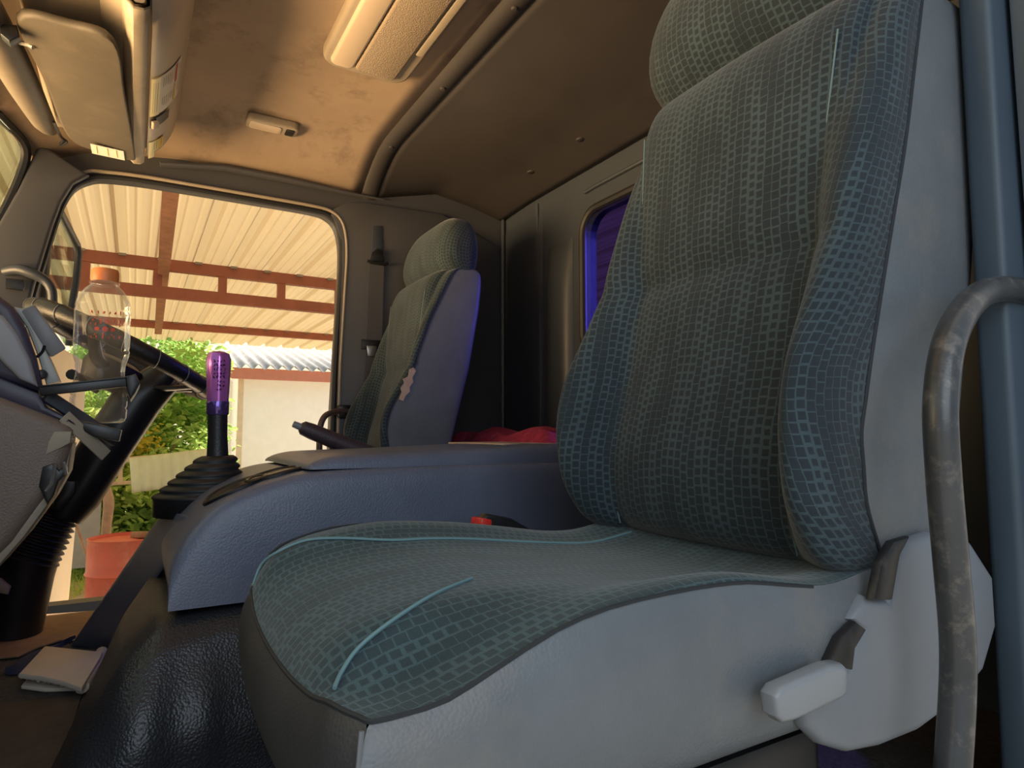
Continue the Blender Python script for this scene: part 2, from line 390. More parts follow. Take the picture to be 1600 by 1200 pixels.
struct(mk('trim_1', grid([[(.3+2.11*i/30, y, ceil_z(.3+2.11*i/30, y)+d) for i in range(31)] for y, d in ((-.728, 0), (-.735, -.010), (-.760, -.013), (-.785, -.010), (-.794, .0))]), HEADD, auto=False))
def screw(x, y, z, n, lab, mt, r=.009, grp='roof trim screws'):
    o = mk('trim_screw', lathe([(r, -.002), (r, .002), (r*.7, .0045), (.0008, .005)], frame((x, y, z), n), 14), mt); tag(o, lab, 'screw', grp); return o
for u, v, lab in ((793, 8, 'brown screw in the roof trim strip nearest the big lamp'), (690, 137, 'brown screw halfway along the roof trim strip'), (617, 229, 'brown screw at the far end of the roof trim strip')):
    p = P(u, v, z=1.034); screw(p.x, -.760, ceil_z(p.x, -.76)-.0125, (0, 0, -1), lab, HEADD)
for u, v, lab in ((907, 234, 'dark roof lining button nearer the big seat'), (830, 290, 'dark roof lining button nearer the far rear corner')):
    p = P(u, v, y=-1.24); screw(p.x, -1.24, ceil_z(p.x, -1.24)-.004, (0, -.15, -1), lab, HEADD, .016, 'roof lining buttons')

# far side wall with the open door aperture
XR = 2.40
ap = [(533, 420), (533, 385), (527, 355), (512, 338), (485, 329), (400, 314), (300, 297), (220, 284), (165, 278), (140, 280), (115, 292), (97, 320), (84, 355), (70, 400), (55, 450), (44, 490)]
APR = spline(PL(ap, XR), 4)
APR = APR + [Vector((XR, .30, .20)), Vector((XR, .30, FLOOR-.02)), Vector((XR, -.62, FLOOR-.02)), Vector((XR, -.635, .1))]
outer = [(XR, -1.37, FLOOR-.05), (XR, .62, FLOOR-.05), (XR, .53, .10), (XR, .305, .84), (XR, .24, .95), (XR, -.75, .95), (XR, -.95, 1.01), (XR, -1.37, .97)]
struct(mk('wall_right', holed(outer, [APR], (.06, 0, 0)), GRY, smooth=False))
seal = APR[:-4]
seal = [Vector((XR-.004, -.635, -.1)), Vector((XR-.004, -.64, .25))] + [p + Vector((-.004, 0, 0)) for p in seal]
struct(mk('trim_2', tube(seal, .011, 8), RUB))
struct(mk('trim_3', tube([p + Vector((-.010, 0, 0)) + Vector((0, -.016 if p.y < -.3 else (.014 if p.y > .12 else 0), .014)) for p in seal], .006, 8), TRIM))
# header rail moulding above the door, B pillar cover with rounded shoulder
struct(mk('trim_4', tube([P(u, v, x=XR-.02) for u, v in ((250, 256), (350, 262), (450, 281), (540, 301), (600, 312))], [.010, .012, .012, .008, .004], 8), GRY))
bp = PL([(533, 420), (533, 380), (524, 352), (516, 338), (520, 328), (540, 318), (570, 318), (690, 336)], XR-.004) + [Vector((XR-.004, -1.34, .80)), Vector((XR-.004, -1.34, FLOOR)), Vector((XR-.004, -.645, FLOOR)), Vector((XR-.004, -.645, .10))]
struct(mk('trim_5', plate(bp, (-.012, 0, 0), .004), GRY))
for u, v, lab in ((417, 296, 'small clip cap in the trim above the open door'), (263, 262, 'small clip cap beside the storage box end')):
    p = P(u, v, x=XR-.002); screw(p.x-.004, p.y, p.z, (-1, 0, 0), lab, GRY, .011, 'clip caps above the door')
p = P(603, 488, x=XR-.02); screw(p.x, p.y, p.z, (-1, 0, 0), 'round clip cap on the pillar beside the hanging belt', GRYD, .012, 'pillar clip caps')
# A pillar cover
apil = PL([(60, 232), (80, 238), (140, 278), (115, 291), (97, 320), (84, 355), (70, 400), (55, 450), (42, 500), (30, 640), (-60, 640), (-60, 450), (-10, 370), (30, 300)], XR-.01)
struct(mk('trim_6', plate(apil, (-.03, 0, 0), .01, 3), GRY))
# rear wall with window opening
YR = -1.37
win = [(1.30+a, YR, .53+b) for a, b in rrect(0, 0, 1.02, .50, .08)]
struct(mk('wall_rear', holed([(.30, YR, FLOOR-.05), (2.46, YR, FLOOR-.05), (2.46, YR, .97), (.30, YR, .97)], [win], (0, -.05, 0)), GRYD, smooth=False))
struct(mk('window_1', plate([(1.30+a, YR-.022, .53+b) for a, b in rrect(0, 0, 1.03, .51, .08)], (0, -.005, 0), 0), VIO, smooth=False))
struct(mk('trim_7', tube([Vector((1.30+a, YR+.004, .53+b)) for a, b in rrect(0, 0, 1.04, .52, .085, 8)], .014, 8, True), RUB))
struct(mk('trim_8', tube([(.35, YR+.006, .865), (1.75, YR+.006, .865), (1.80, YR+.006, .862)], .007, 8), GRYD))
# moulded rear corner panel, raised shapes
def hump(cx, cz, w, h, d, y=YR):
    rows = []
    for i in range(13):
        for_ = []
        for j in range(17):
            a, b = -1+2*j/16, -1+2*i/12
            q = max(0, 1-abs(a)**3.2)*max(0, 1-abs(b)**4)
            for_.append((cx+a*w/2, y+.001+d*q**.7, cz+b*h/2))
        rows.append(for_)
    return grid(rows)
struct(mk('trim_9', hump(2.235, .40, .30, .95, .022), GRYD, auto=False))
struct(mk('trim_10', hump(1.965, .32, .16, .80, .03), GRYD, auto=False))
struct(mk('trim_11', tube([(2.385, YR+.012, .93), (2.385, YR+.012, .4), (2.385, YR+.012, -.45)], .008, 8), GRYD))
struct(mk('trim_12', tube([(2.12, YR+.004, .92), (2.10, YR+.006, .4), (2.10, YR+.006, -.1)], .006, 8), GRYD))
# front: firewall, windshield
struct(mk('wall_front', rbox((1.38, .66, -.18), (2.16, .04, .70), bev=0), GRYD, smooth=False))
struct(mk('window_2', plate([(.36, .375, .88), (2.15, .375, .88), (2.38, .31, .86), (2.39, .53, .16), (2.20, .60, .16), (.36, .60, .16)], (0, .005, .002), 0), WSG, smooth=False))
struct(mk('trim_13', tube(spline([(.36, .395, .885), (2.0, .395, .885), (2.22, .365, .89), (2.345, .315, .855), (2.375, .335, .74), (2.38, .40, .54), (2.39, .53, .16)], 5), .014, 8), RUB))
# near side: sill, B pillar behind the passenger seat, rail over the open door
struct(mk('wall_left', holed([(.335, -1.37, FLOOR-.05), (.335, .62, FLOOR-.05), (.335, .60, .10), (.335, .30, .90), (.335, -1.37, .95)],
        [[(.335, -.93, -.545), (.335, .34, -.545), (.335, .34, .2), (.335, .16, .82), (.335, -.80, .84), (.335, -.90, .78)]], (-.06, 0, 0)), NEARW, smooth=False))
struct(mk('trim_14', plate([(.376, -.868, .86), (.376, -1.365, .86), (.376, -1.365, FLOOR), (.376, -.868, FLOOR)], (-.035, 0, 0), .008, 3), NEARW))
struct(mk('trim_15', tube([P(u, v, x=.372) for u, v in ((1595, -60), (1585, 120), (1572, 300), (1570, 450), (1580, 700), (1592, 900), (1600, 1250))], .0055, 8), mat('pale_weatherstrip', (.20, .235, .28), .6)))

# ================================================================== seats
SS = .873          # seat profile scaled down about the camera, bringing the near seat closer
def seat(cx, dy, dz, name, lab, near):
    T = thing(name, lab, 'seat', (cx, -.45+dy, FLOOR))
    def L(x, y, z): return Vector((cx+x*SS, y*SS+dy, z*SS+dz))
    Yf = lambda z: ip(z, [-.165, -.118, -.08, -.004, .061, .117, .187, .297, .425, .52, .616, .64], [-.665, -.643, -.617, -.605, -.611, -.638, -.68, -.725, -.772, -.818, -.865, -.885])
    Yc = lambda z: ip(z, [-.165, -.10, -.03, .085, .2, .312, .43, .54, .64], [-.705, -.688, -.688, -.722, -.748, -.764, -.776, -.79, -.835])
    Ys = lambda z: ip(z, [-.165, -.13, -.077, 0, .089, .22, .383, .598, .64], [-.775, -.755, -.735, -.732, -.758, -.802, -.859, -.918, -.93])
    Yr = lambda z: ip(z, [-.165, 0, .25, .5, .64], [-.94, -.98, -1.045, -1.09, -1.10])
    if not near:
        ys0, yr0 = Ys, Yr
        Ys = lambda z: Yf(z)-.030
        Yr = lambda z: yr0(z)+.075
    hw, hy = (1, 0) if near else (1.10, -.045)
    yc0, yf0 = Yc, Yf; crs = lambda z: .014*math.exp(-((z-.25)/.022)**2)
    Yc = lambda z: yc0(z)-crs(z)
    Yf = lambda z: yf0(z)-crs(z)*.6
    zs = [(-.172, .85), (-.168, .4), (-.150, .06), (-.12, 0), (-.08, 0), (-.04, 0), (0, 0), (.04, 0), (.08, 0), (.12, 0), (.16, 0), (.20, 0), (.23, 0), (.25, 0), (.27, 0), (.30, 0), (.36, 0), (.42, 0), (.48, 0), (.54, 0), (.585, .0), (.612, .05), (.628, .2), (.637, .55), (.640, .9)]
    fr, ba = [], []
    for z, k in zs:
        f, c, s, r = Yf(z), Yc(z), Ys(z), Yr(z); ym = (s+r)/2 if z > 0 else (f+r)/2
        w = 1-.10*k; sw = .024*max(0, min(1, (z-.25)/.3))
        half = [(.235, s), (.240, s+(f-s)*.45), (.236, s+(f-s)*.8), (.222, f), (.203, f-.004+(c-f)*.12), (.183+sw, c+(f-c)*.45), (.166+sw, c-.004), (.150+sw, c+.003), (.10, c+.007), (.05, c+.009), (0, c+.010)]
        row = half + [(-x, y) for x, y in half[-2::-1]]
        fr.append([L(x*w, y+(ym-y)*k, z) for x, y in row])
        hb = [(.235, s), (.238, s+(r-s)*.3), (.238, s+(r-s)*.8), (.234, r+.010), (.20, r-.006), (.10, r-.008), (0, r-.010)]
        rb = hb + [(-x, y) for x, y in hb[-2::-1]]
        ba.append([L(x*w, y+(ym-y)*k, z) for x, y in rb])
    side = LEA if near else LEAD
    B = mk('backrest', uvgrid(fr), FAB, T, sub=2)
    mk('backrest_shell', grid(ba), side, T, sub=2)
    zl = [z for z, k in zs if k < .1]
    for sx in (1, -1):
        mk('piping', tube(spline([L(sx*.236, Ys(z)+.001, z) for z in zl], 3), .0020, 6), SEAM, B)
        mk('stitching', tube(spline([L(sx*(.166+.024*max(0, min(1, (z-.25)/.3))), Yc(z)-.003, z) for z in zl[:-2]], 3), .0012, 6), STITCH, B)
    # headrest
    hs = [(.588, -.868, -.90, .13), (.592, -.848, -.935, .172), (.61, -.828, -.955, .204), (.64, -.800, -.97, .218), (.68, -.786, -.98, .222), (.74, -.792, -.985, .220), (.79, -.808, -.98, .198), (.83, -.832, -.97, .182), (.85, -.852, -.955, .158), (.857, -.88, -.925, .115)]
    rows = []; n = 36
    for z, yf, yr, w in hs:
        r = []
        for k in range(n+1):
            a = 2*math.pi*k/n + math.pi/2
            ca, sa = math.cos(a), math.sin(a)
            r.append(L(w*hw*math.copysign(abs(ca)**.5, ca), (yf+yr)/2+hy+(yr-yf)/2*math.copysign(abs(sa)**.6, sa), z))
        rows.append(r)
    H = mk('headrest', uvgrid(rows), FAB, T, sub=1)
    # cushion: rows run front to back, columns across
    Ey = [-.136, -.146, -.166, -.20, -.242, -.30, -.354, -.42, -.483, -.53, -.578, -.63, -.67, -.714, -.745, -.80]
    Ez = [-.195, -.170, -.152, -.141, -.133, -.131, -.134, -.140, -.149, -.156, -.164, -.168, -.166, -.158, -.150, -.15]
    Cz = [-.214, -.195, -.178, -.166, -.158, -.154, -.156, -.162, -.169, -.174, -.178, -.18, -.178, -.17, -.16, -.155]
    xs = [.236, .228, .21, .19, .172, .150, .12, .08, .04, 0]
    wt = [0, -.25, -.28, -.1, .25, .55, .8, .93, .98, 1]
    Eo = lambda y: ip(y, [-.80, -.745, -.655, -.561, -.513, -.39, -.32, -.259, -.195, -.147, -.13], [-.155, -.155, -.168, -.153, -.145, -.145, -.152, -.173, -.196, -.199, -.199])
    so = -1 if near else 1      # the outboard edge hangs lower at the front
    cols = list(zip(xs, wt)) + [(-a, b) for a, b in list(zip(xs, wt))[-2::-1]]
    rows = []
    for i, (y, ze, zc) in enumerate(zip(Ey, Ez, Cz)):
        k = max(0, 1-i/5)
        rows.append([L(x*(1-.03*k*k), y+(.012*k*(1-(x/.236)**2) if i < 5 else 0)-.05*k*max(0, abs(x)-.2)/.036*.22, (Eo(y) if x*so > .14 else ze)+(zc-(Eo(y) if x*so > .14 else ze))*(w if k <= 0 else max(w, 0)*.9+w*.1)) for x, w in cols])
    C = mk('seat_cushion', uvgrid(rows), FABC, T, sub=2)
    edge = [r[0] for r in rows[::-1]] + rows[0][1:-1] + [r[-1] for r in rows]
    n = len(edge); low = []
    def sk(f, out):
        o = []
        for q in edge:
            d = Vector((q.x-cx, 0, 0))
            fr_ = 1 if q.y-dy > -.15 else 0
            zb = dz-.275
            o.append(Vector((q.x+out*math.copysign(1, d.x)*min(1, abs(d.x)/.17), q.y+out*.8*fr_, q.z+(zb-q.z)*f)))
        return o
    sks = [edge, sk(.06, .004), sk(.2, .011), sk(.45, .014), sk(.75, .010), sk(.95, .0), sk(1, -.015), sk(1, -.06)]
    i0 = len(rows)-1; i1 = i0+len(rows[0])-1
    mk('cushion_side', grid([r[:i0+1] for r in sks]), side, T, sub=1)
    mk('cushion_side', grid([r[i1:] for r in sks]), side, T, sub=1)
    mk('cushion_front', grid([r[i0:i1+1] for r in sks]), LEAF, T, sub=1)
    mk('piping', tube(spline(edge[4:-4], 2), .0018, 6), SEAM, C)
    for sx in (1, -1):
        pts = [rows[i][j if sx > 0 else -1-j] + Vector((0, 0, .0012)) for i, j in ((0, 2), (1, 2), (2, 3), (3, 3), (4, 4), (5, 5), (6, 5), (7, 5), (9, 5), (11, 5), (13, 5))]
        if sx < 0:
            def surf(xl, yl):
                zz = []
                for r in rows[:9]: zz.append(ip(cx+xl*SS, [q.x for q in r[::-1]], [q.z for q in r[::-1]]))
                yy = [r[len(r)//2].y for r in rows[:9]]
                return Vector((cx+xl*SS, yl*SS+dy, ip(yl*SS+dy, yy[::-1], zz[::-1])+.0012))
            pts = [surf(a, b) for a, b in ((-.168, -.140), (-.152, -.150), (-.138, -.168), (-.128, -.20), (-.104, -.25), (-.065, -.31))]
        mk('stitching', tube(spline(pts, 4), .0016, 6), STITC, C)
        q0 = rows[0][0 if sx > 0 else -1]
        mk('piping', tube([q0+Vector((sx*.006, .006, -.002)), q0+Vector((sx*.013, .012, -.05)), q0+Vector((sx*.012, .01, -.085))], .0018, 6), SEAMG, C)
    mk('seat_base', rbox((cx, -.42+dy, (FLOOR+dz-.30)/2), (.32, .42, dz-.30-FLOOR), bev=.02), BLK, T)
    mk('under_seat_dark_pan', rbox((cx, -.42+dy, -.285+dz), (.26, .50, .03), bev=.01), RUB, T)  # dark plate added to close the seat underside and keep it dark
    mk('back_hinge', rbox((cx, -.72+dy, -.18+dz), (.34, .09, .13), bev=.02), BLK, T)
    return T
PS = seat(.589, 0, 0, 'passenger_seat', 'large grey-green checked cloth passenger seat with pale leather sides, nearest the camera', True)
DS = seat(2.113, -.120, 0, 'driver_seat', 'far driver seat with tan-lit headrest and a torn dark leather side', False)

# recliner side of the near seat
XC = .365
cov = [(1358, 932), (1392, 940), (1402, 870), (1425, 846), (1460, 832), (1520, 845), (1555, 900), (1560, 980), (1540, 1050), (1500, 1100), (1440, 1145), (1380, 1170), (1330, 1180), (1290, 1168), (1262, 1140), (1254, 1100), (1275, 1060), (1325, 1045), (1335, 1010), (1352, 985), (1330, 970)]
mk('recliner_cover', plate(PL(cov, XC), (.022, 0, 0), .010, 3), PLG, PS)
bc = P(1478, 945, x=XC); mk('pivot_cap', lathe([(.064, -.004), (.064, .005), (.058, .014), (.049, .017), (.046, .016), (.044, .018), (.001, .019)], frame(bc, (-1, 0, 0)), 40), PLG, PS)
mk('recliner_lever', plate(PL([(1213, 1090), (1222, 1076), (1300, 1041), (1320, 1038), (1328, 1046), (1327, 1086), (1318, 1094), (1245, 1128), (1226, 1132), (1216, 1122)], .342), (.018, 0, 0), .005, 3), PLL, PS)
mk('lever_bracket', plate(PL([(1296, 1038), (1316, 996), (1340, 972), (1356, 984), (1338, 1014), (1334, 1048)], .360), (.010, 0, 0), .003), BLKM, PS)
mk('belt_anchor', plate(PL([(1366, 938), (1378, 880), (1398, 846), (1424, 838), (1408, 868), (1396, 938)], .358), (.010, 0, 0), .003), BLKM, PS)
p = P(1355, 1160, x=XC); mk('cover_screw', lathe([(.006, -.001), (.006, .001), (.003, .003), (.0005, .003)], frame(p, (-1, 0, 0)), 12), CHR, PS)
# torn patch on the driver seat's side
tear = [(640, 577), (646, 574), (650, 580), (644, 590), (646, 597), (640, 605), (641, 612), (634, 618), (630, 627), (624, 624), (628, 612), (626, 606), (632, 598), (630, 592), (638, 588)]
mk('torn_patch', plate(PL(tear, 1.902), (.006, 0, 0), 0), TAN, DS)

# ================================================================== centre console, engine cover
EC = thing('engine_cover', 'black grained vinyl engine cover bulging below the console beside the near seat', 'engine cover', (1.4, -.5, FLOOR))
def ec_rows():
    # sections along Y (front to back), each running from the near foot up and over to the far side
    rows = []
    for y, top, inx in ((.10, -.49, .99), (.075, -.44, .985), (.045, -.38, .98), (.005, -.305, .985), (-.04, -.262, .99), (-.12, -.250, 1.0), (-.30, -.248, 1.0), (-.6, -.248, 1.0), (-1.0, -.248, 1.0)):
        b = FLOOR; xf = ip(y, [-.3, -.04, .02, .06, .10], [1.64, 1.44, 1.26, 1.14, 1.09])
        r = [(inx-.04, y, b), (inx-.03, y, b+(top-b)*.15), (inx-.02, y, b+(top-b)*.4), (inx, y, b+(top-b)*.65), (inx+.02, y, b+(top-b)*.85), (inx+.05, y, b+(top-b)*.97), (inx+.10, y, top), (1.25, y, top+.0), (1.45, y, top), (1.56, y, top-.01), (1.60, y, b+(top-b)*.8), (1.63, y, b+(top-b)*.3), (1.64, y, b)]
        rows.append([(min(a, xf-.02*k0), b_, c_) for k0, (a, b_, c_) in zip((2, 2, 2, 2, 2, 2, 2, 2, 1.5, 1, .6, .2, 0), r)])
    return rows
er = ec_rows()
def lump(p):
    x, y, z = p
    a = .0
    for cx, cy, cz, s, h in ((.97, -.02, -.40, .060, .030), (.96, -.10, -.385, .050, .030), (.96, -.175, -.39, .050, .028), (.96, -.25, -.40, .050, .02), (.97, .05, -.45, .05, .016)):
        d = ((y-cy)**2 + .25*(z-cz)**2 + .5*(x-cx)**2)/s**2
        a += h*math.exp(-d*2)
    return Vector((x-a*.8, y, z+a*.6))
fine = []
for i in range(len(er)-1):
    for t in np.linspace(0, 1, 6)[:-1]:
        line = [Vector(a)*(1-t)+Vector(b)*t for a, b in zip(er[i], er[i+1])]
        fl = []
        for j in range(len(line)-1):
            for s in (0, .33, .67): fl.append(lump(line[j]*(1-s)+line[j+1]*s))
        fl.append(line[-1]); fine.append(fl)
mk('vinyl_cover', grid(fine), LTH, EC, sub=1)
CN = thing('center_console', 'long blue-grey plastic centre console with cup tray and lid between the two seats', 'console', (1.3, -.5, -.25))
ctop = [(270, 952), (263, 905), (275, 868), (300, 828), (340, 790), (390, 765), (440, 748), (490, 737), (600, 730), (720, 725), (860, 722)]
cpts = [P(u, v, x=1.05) for u, v in ctop]
sect = []
crv = spline(cpts, 5) + [Vector((1.05, -1.0, -.056))]
for p in crv:
    y, z = p.y, p.z; zb = -.25
    h = max(.004, z-zb)
    r = [(1.035, zb), (1.037, zb+h*.3), (1.043, zb+h*.7), (1.05, z-.012 if h > .03 else zb+h*.9), (1.058, z-.003), (1.072, z), (1.25, z+.0), (1.40, z), (1.52, z-.004), (1.54, z-.02 if h > .03 else zb+h*.5), (1.55, zb)]
    sect.append([Vector((a, y, b)) for a, b in r])
ff = [Vector((q.x, q.y+.004, q.z)) for q in sect[0]]
mk('console_body', grid(sect), CONS, CN, sub=1, solid=0)
# darker rim wedge at the front corner
lidp = [P(u, v, x=1.075) for u, v in ((478, 734), (486, 724), (510, 714), (548, 710), (700, 703), (860, 693))]
lc = spline(lidp, 5) + [Vector((1.075, -.95, -.028))]
rows = []
for i, q in enumerate(lc):
    zb = -.060; h = max(.001, q.z-zb); e = min(1, i/6)
    inn = 1.068+.05*(1-e)**2
    rows.append([Vector((a, q.y, b)) for a, b in ((inn, zb), (inn+.002, zb+h*.6), (inn+.012, zb+h*.92), (inn+.028, zb+h), (1.25, zb+h), (1.44-.03*(1-e), zb+h), (1.48-.05*(1-e)**2, zb+h*.7), (1.49-.05*(1-e)**2, zb))])
mk('console_lid', grid(rows), CONS, CN, sub=1)
# tray with cup wells, in front of the lid
for (u, v, rx, ry) in ((368, 772, .045, .045), (430, 754, .04, .045)):
    c = P(u, v, x=1.14)
    z0 = ip(c.y, [-1, -.25, -.19, -.14, -.10, -.06], [-.056, -.061, -.075, -.095, -.12, -.16])
    cz = lambda y: ip(y, [p_.y for p_ in crv[::-1]], [p_.z for p_ in crv[::-1]])
    ring = [Vector((1.14+rx*math.cos(a), c.y+ry*math.sin(a), cz(c.y+ry*math.sin(a))+.002)) for a in np.linspace(0, 2*math.pi, 25)[:-1]]
    mk('cup_holder', cat(tube(ring, .004, 6, True), plate([q+Vector((0, 0, -.002)) for q in ring], (0, 0, .003), 0)), BLK, CN)
# front skirt running from the gear lever down to the floor on the driver's side
sk_t = [P(236, 812, x=1.50), P(262, 800, x=1.38), P(290, 800, x=1.20), P(300, 815, x=1.12)]
sk_b = [P(100, 1008, z=FLOOR), P(122, 1012, z=FLOOR), P(150, 1018, z=FLOOR), P(172, 1015, z=FLOOR+.01)]
rows = []
for k in range(9):
    t = k/8
    row = [a*(1-t)+b*t for a, b in zip(sk_t, sk_b)]
    row = [row[0]+Vector((.02, -.05, -.02))] + row
    rows.append(row)
mk('console_skirt', grid(rows), CONS, CN, sub=2, solid=-.006)
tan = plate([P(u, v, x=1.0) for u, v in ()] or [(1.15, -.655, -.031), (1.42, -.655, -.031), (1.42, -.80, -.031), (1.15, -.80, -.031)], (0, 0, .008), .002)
o = mk('wooden_offcut', tan, TAN); tag(o, 'flat tan patch standing in for light on the rear end of the console', 'light patch')  # tan plate in place of the light falling on the console top

# gear lever
gb = P(312, 778, x=1.36); gt = P(340, 712, x=1.36); kb = P(340, 650, x=1.36); kt = P(342, 549, x=1.36)
GL = thing('gear_lever', 'gear lever with glossy purple knob above a ribbed black rubber boot', 'gear lever', gb)
rows_r = []
ax = (gt-gb)
prof = []
nf = 6; rr0, rr1 = .082, .030
for i in range(nf*4+1):
    t = i/(nf*4); base = rr0+(rr1-rr0)*t**1.15
    prof.append((base + .008*abs(math.sin(math.pi*nf*t))*(1-.3*t), t))
rows = []
for r, t in prof:
    c = gb+ax*t; z = Vector((0, 0, 1)).lerp((kb-gt).normalized(), t)
    M = frame(c, z); rows.append([M @ Vector((r*math.cos(a), r*math.sin(a)*.95, 0)) for a in [2*math.pi*k/32 for k in range(32)]])
rows = [[q+Vector((0, 0, -.03)) for q in rows[0]]] + rows
mk('rubber_boot', grid(rows, True, True), RUB, GL, auto=False)
mk('lever_sleeve', tube([gt-(kb-gt)*.2, gt, gt.lerp(kb, .5), kb+(kt-kb)*.02], [.021, .0195, .0175, .018], 20), LEB, GL)
M = frame(kb, kt-kb); kl = (kt-kb).length
fac = lambda a, z: 1-.05*abs(math.sin(4*a))
K = mk('gear_knob', lathe([(.014, 0), (.0185, .002), (.0195, .03), (.0225, kl*.75), (.0228, kl*.88), (.019, kl*.965), (.012, kl*.995), (.001, kl)], M, 48, True, fac), PURP, GL)
mk('knob_collar', lathe([(.019, 0.002), (.0200, .004), (.0206, .026), (.0200, .028)], M, 24), PURB, K)
# engraved characters: short strokes wrapped on the knob's face
strokes = []
rng = random.Random(3)
camdir = (Vector((0, 0, 0))-kb).normalized(); ml = M.inverted().to_3x3() @ camdir; a0 = math.atan2(ml.y, ml.x)
for col in range(4):
    for rowi in range(8):
        z0 = kl*(.40+.062*rowi); a1 = a0-.35+.27*col
        if col == 0 and rowi < 3 or col == 3 and rowi < 1: continue
        R = ip(z0, [.03, kl*.75, kl*.88], [.0195, .0225, .0228])*1.004
        pts = []
        for k in range(4):
            aa = a1+rng.uniform(-.10, .10); zz = z0+rng.uniform(-.0025, .0028)
            pts.append(M @ Vector((R*math.cos(aa), R*math.sin(aa), zz)))
        strokes.append(tube(spline(pts, 3), .0008, 4))
mk('engraved_text', cat(*strokes), PURD, K)

# hand brake
b0, b1 = P(462, 664, x=1.44), P(580, 712, x=1.44)
HB = thing('handbrake_lever', 'dark maroon hand brake lever rising from the console toward the open door', 'hand brake', b1)
mk('brake_grip', tube([b0.lerp(b1, t) for t in (.06, .09, .2, .5, .8, 1)], [.010, .0155, .0175, .0185, .020, .022], 16), mat('maroon_grip', (.045, .028, .034), .45, bump=('voronoi', 300, .4, .001)), HB)
mk('release_button', tube([b0.lerp(b1, -.03), b0.lerp(b1, .08)], [.007, .008], 12), PLG, HB)

# red belt buckle between the near seat and the console
BU = thing('seat_belt_buckle', 'black seat belt buckle with red release button poking up beside the near seat cushion', 'buckle', P(800, 845, x=.865))
q = [P(u, v, x=.85) for u, v in ((752, 812), (762, 803), (800, 810), (840, 832), (880, 862), (850, 866), (800, 850), (750, 836))]
mk('buckle_body', plate(q, (.022, 0, 0), .005, 3), BLK, BU)
mk('red_release_button', plate([P(u, v, x=.846) for u, v in ((753, 809), (770, 812), (768, 832), (750, 830))], (.028, .004, 0), .003), REDP, BU)
mk('buckle_stalk', tube([P(850, 850, x=.86), P(890, 900, x=.865), (.875, -.60, -.30)], .010, 8), BLK, BU)

# ================================================================== grab bars and belt
GB = thing('grab_bar', 'scuffed grey metal grab pipe standing at the right beside the near seat', 'grab bar', P(1495, 1230, x=.31))
gp = spline([P(1640, 470, x=.345), P(1580, 452, x=.336), P(1530, 462, x=.325), (P(1488, 520, x=.313)), P(1470, 620, x=.308), P(1474, 740, x=.308), P(1486, 880, x=.308), P(1496, 1000, x=.308), P(1495, 1100, x=.308), P(1484, 1260, x=.308)], 8)
mk('grab_pipe', tube(gp, .0145, 18), STEEL, GB)
mk('mounting_flange', rbox(P(1635, 468, x=.343), (.012, .05, .05), bev=.004), BLKM, GB)
BG = thing('pillar_grab_handle', 'bent brown grab pipe on the pillar edge of the open door', 'grab handle', P(505, 700, x=2.36))
mk('grab_pipe', tube(spline([P(545, 642, x=2.37), P(525, 643, x=2.36), P(508, 650, x=2.345), P(500, 668, x=2.34), P(499, 690, x=2.34), P(499, 730, x=2.34)], 6), .011, 12), BRNP, BG)
mk('mounting_boss', rbox(P(538, 643, x=2.375), (.03, .05, .05), bev=.008), BLK, BG)
AH = thing('door_post_handle', 'dark grey curved grab handle on the front door post above the steering wheel', 'grab handle', P(45, 440, x=2.34))
mk('handle_arch', tube(spline([P(8, 424, x=2.35), P(30, 421, x=2.325), P(52, 428, x=2.315), P(70, 438, x=2.315), P(80, 452, x=2.315), P(82, 472, x=2.32), P(80, 500, x=2.34)], 6), [.014, .016, .014, .013, .013], 12), GRYD, AH)
mk('handle_grip_pad', plate(PL([(9, 434), (38, 437), (39, 448), (36, 454), (8, 450)], 2.335), (.01, 0, 0), .003), BLK, AH)
SB = thing('seat_belt', 'grey seat belt hanging on the far pillar behind the driver seat', 'seat belt', P(585, 620, x=2.37))
mk('belt_webbing', plate([P(577, 412, x=2.372), P(600, 412, x=2.372), P(594, 640, x=2.372), P(568, 640, x=2.372)], (.003, 0, 0), 0), mat('belt_webbing_cloth', (.07, .07, .08), .8, bump=('noise', 500, .3, .001)), SB)
mk('belt_guide_slot', plate([P(u, v, x=2.380) for u, v in ((583, 353), (597, 353), (599, 400), (580, 400))], (.004, 0, 0), .001), GRYD, SB)
g = mk('belt_guide', plate([P(u, v, x=2.366) for u, v in ((579, 408), (582, 394), (590, 388), (598, 392), (602, 408))], (.012, 0, 0), .003), BLK, SB)
mk('guide_bar', tube([P(574, 407, x=2.362), P(580, 410, x=2.36), P(600, 413, x=2.36), P(606, 411, x=2.362)], .006, 8), BLK, SB)
t = mk('belt_tongue', plate([P(u, v, x=2.360) for u, v in ((566, 530), (600, 532), (599, 545), (590, 546), (566, 545))], (.014, 0, 0), .003), BLK, SB)
mk('tongue_plate', plate([P(u, v, x=2.356) for u, v in ((573, 540), (589, 541), (588, 557), (575, 556))], (.004, 0, 0), .001), CHR, t)

# ================================================================== rear bench with its blanket
BE = mk('rear_bench', rbox((1.70, -1.175, -.275), (1.30, .34, .45), bev=.03, seg=3), LEAD); tag(BE, 'low dark vinyl rear bench behind the seats under the red cloth', 'bench')
rng = random.Random(11)
rows = []
for i in range(13):
    b = i/12; r = []
    for j in range(29):
        a = j/28; x = 1.55+.78*a; y = -1.30+.25*b
        edge = min(1, min(a, 1-a)*9)*min(1, min(b, 1-b)*6)
        r.append((x+.012*math.sin(b*9), y+.012*math.sin(a*21), -.050+.002+edge*(.048+.012*math.sin(a*17+b*5)+.008*math.sin(b*11-a*7))))
    rows.append(r)
o = mk('folded_cloth', grid(rows), REDC, sub=1, solid=-.004); tag(o, 'rumpled crimson cloth lying on the rear bench', 'cloth')

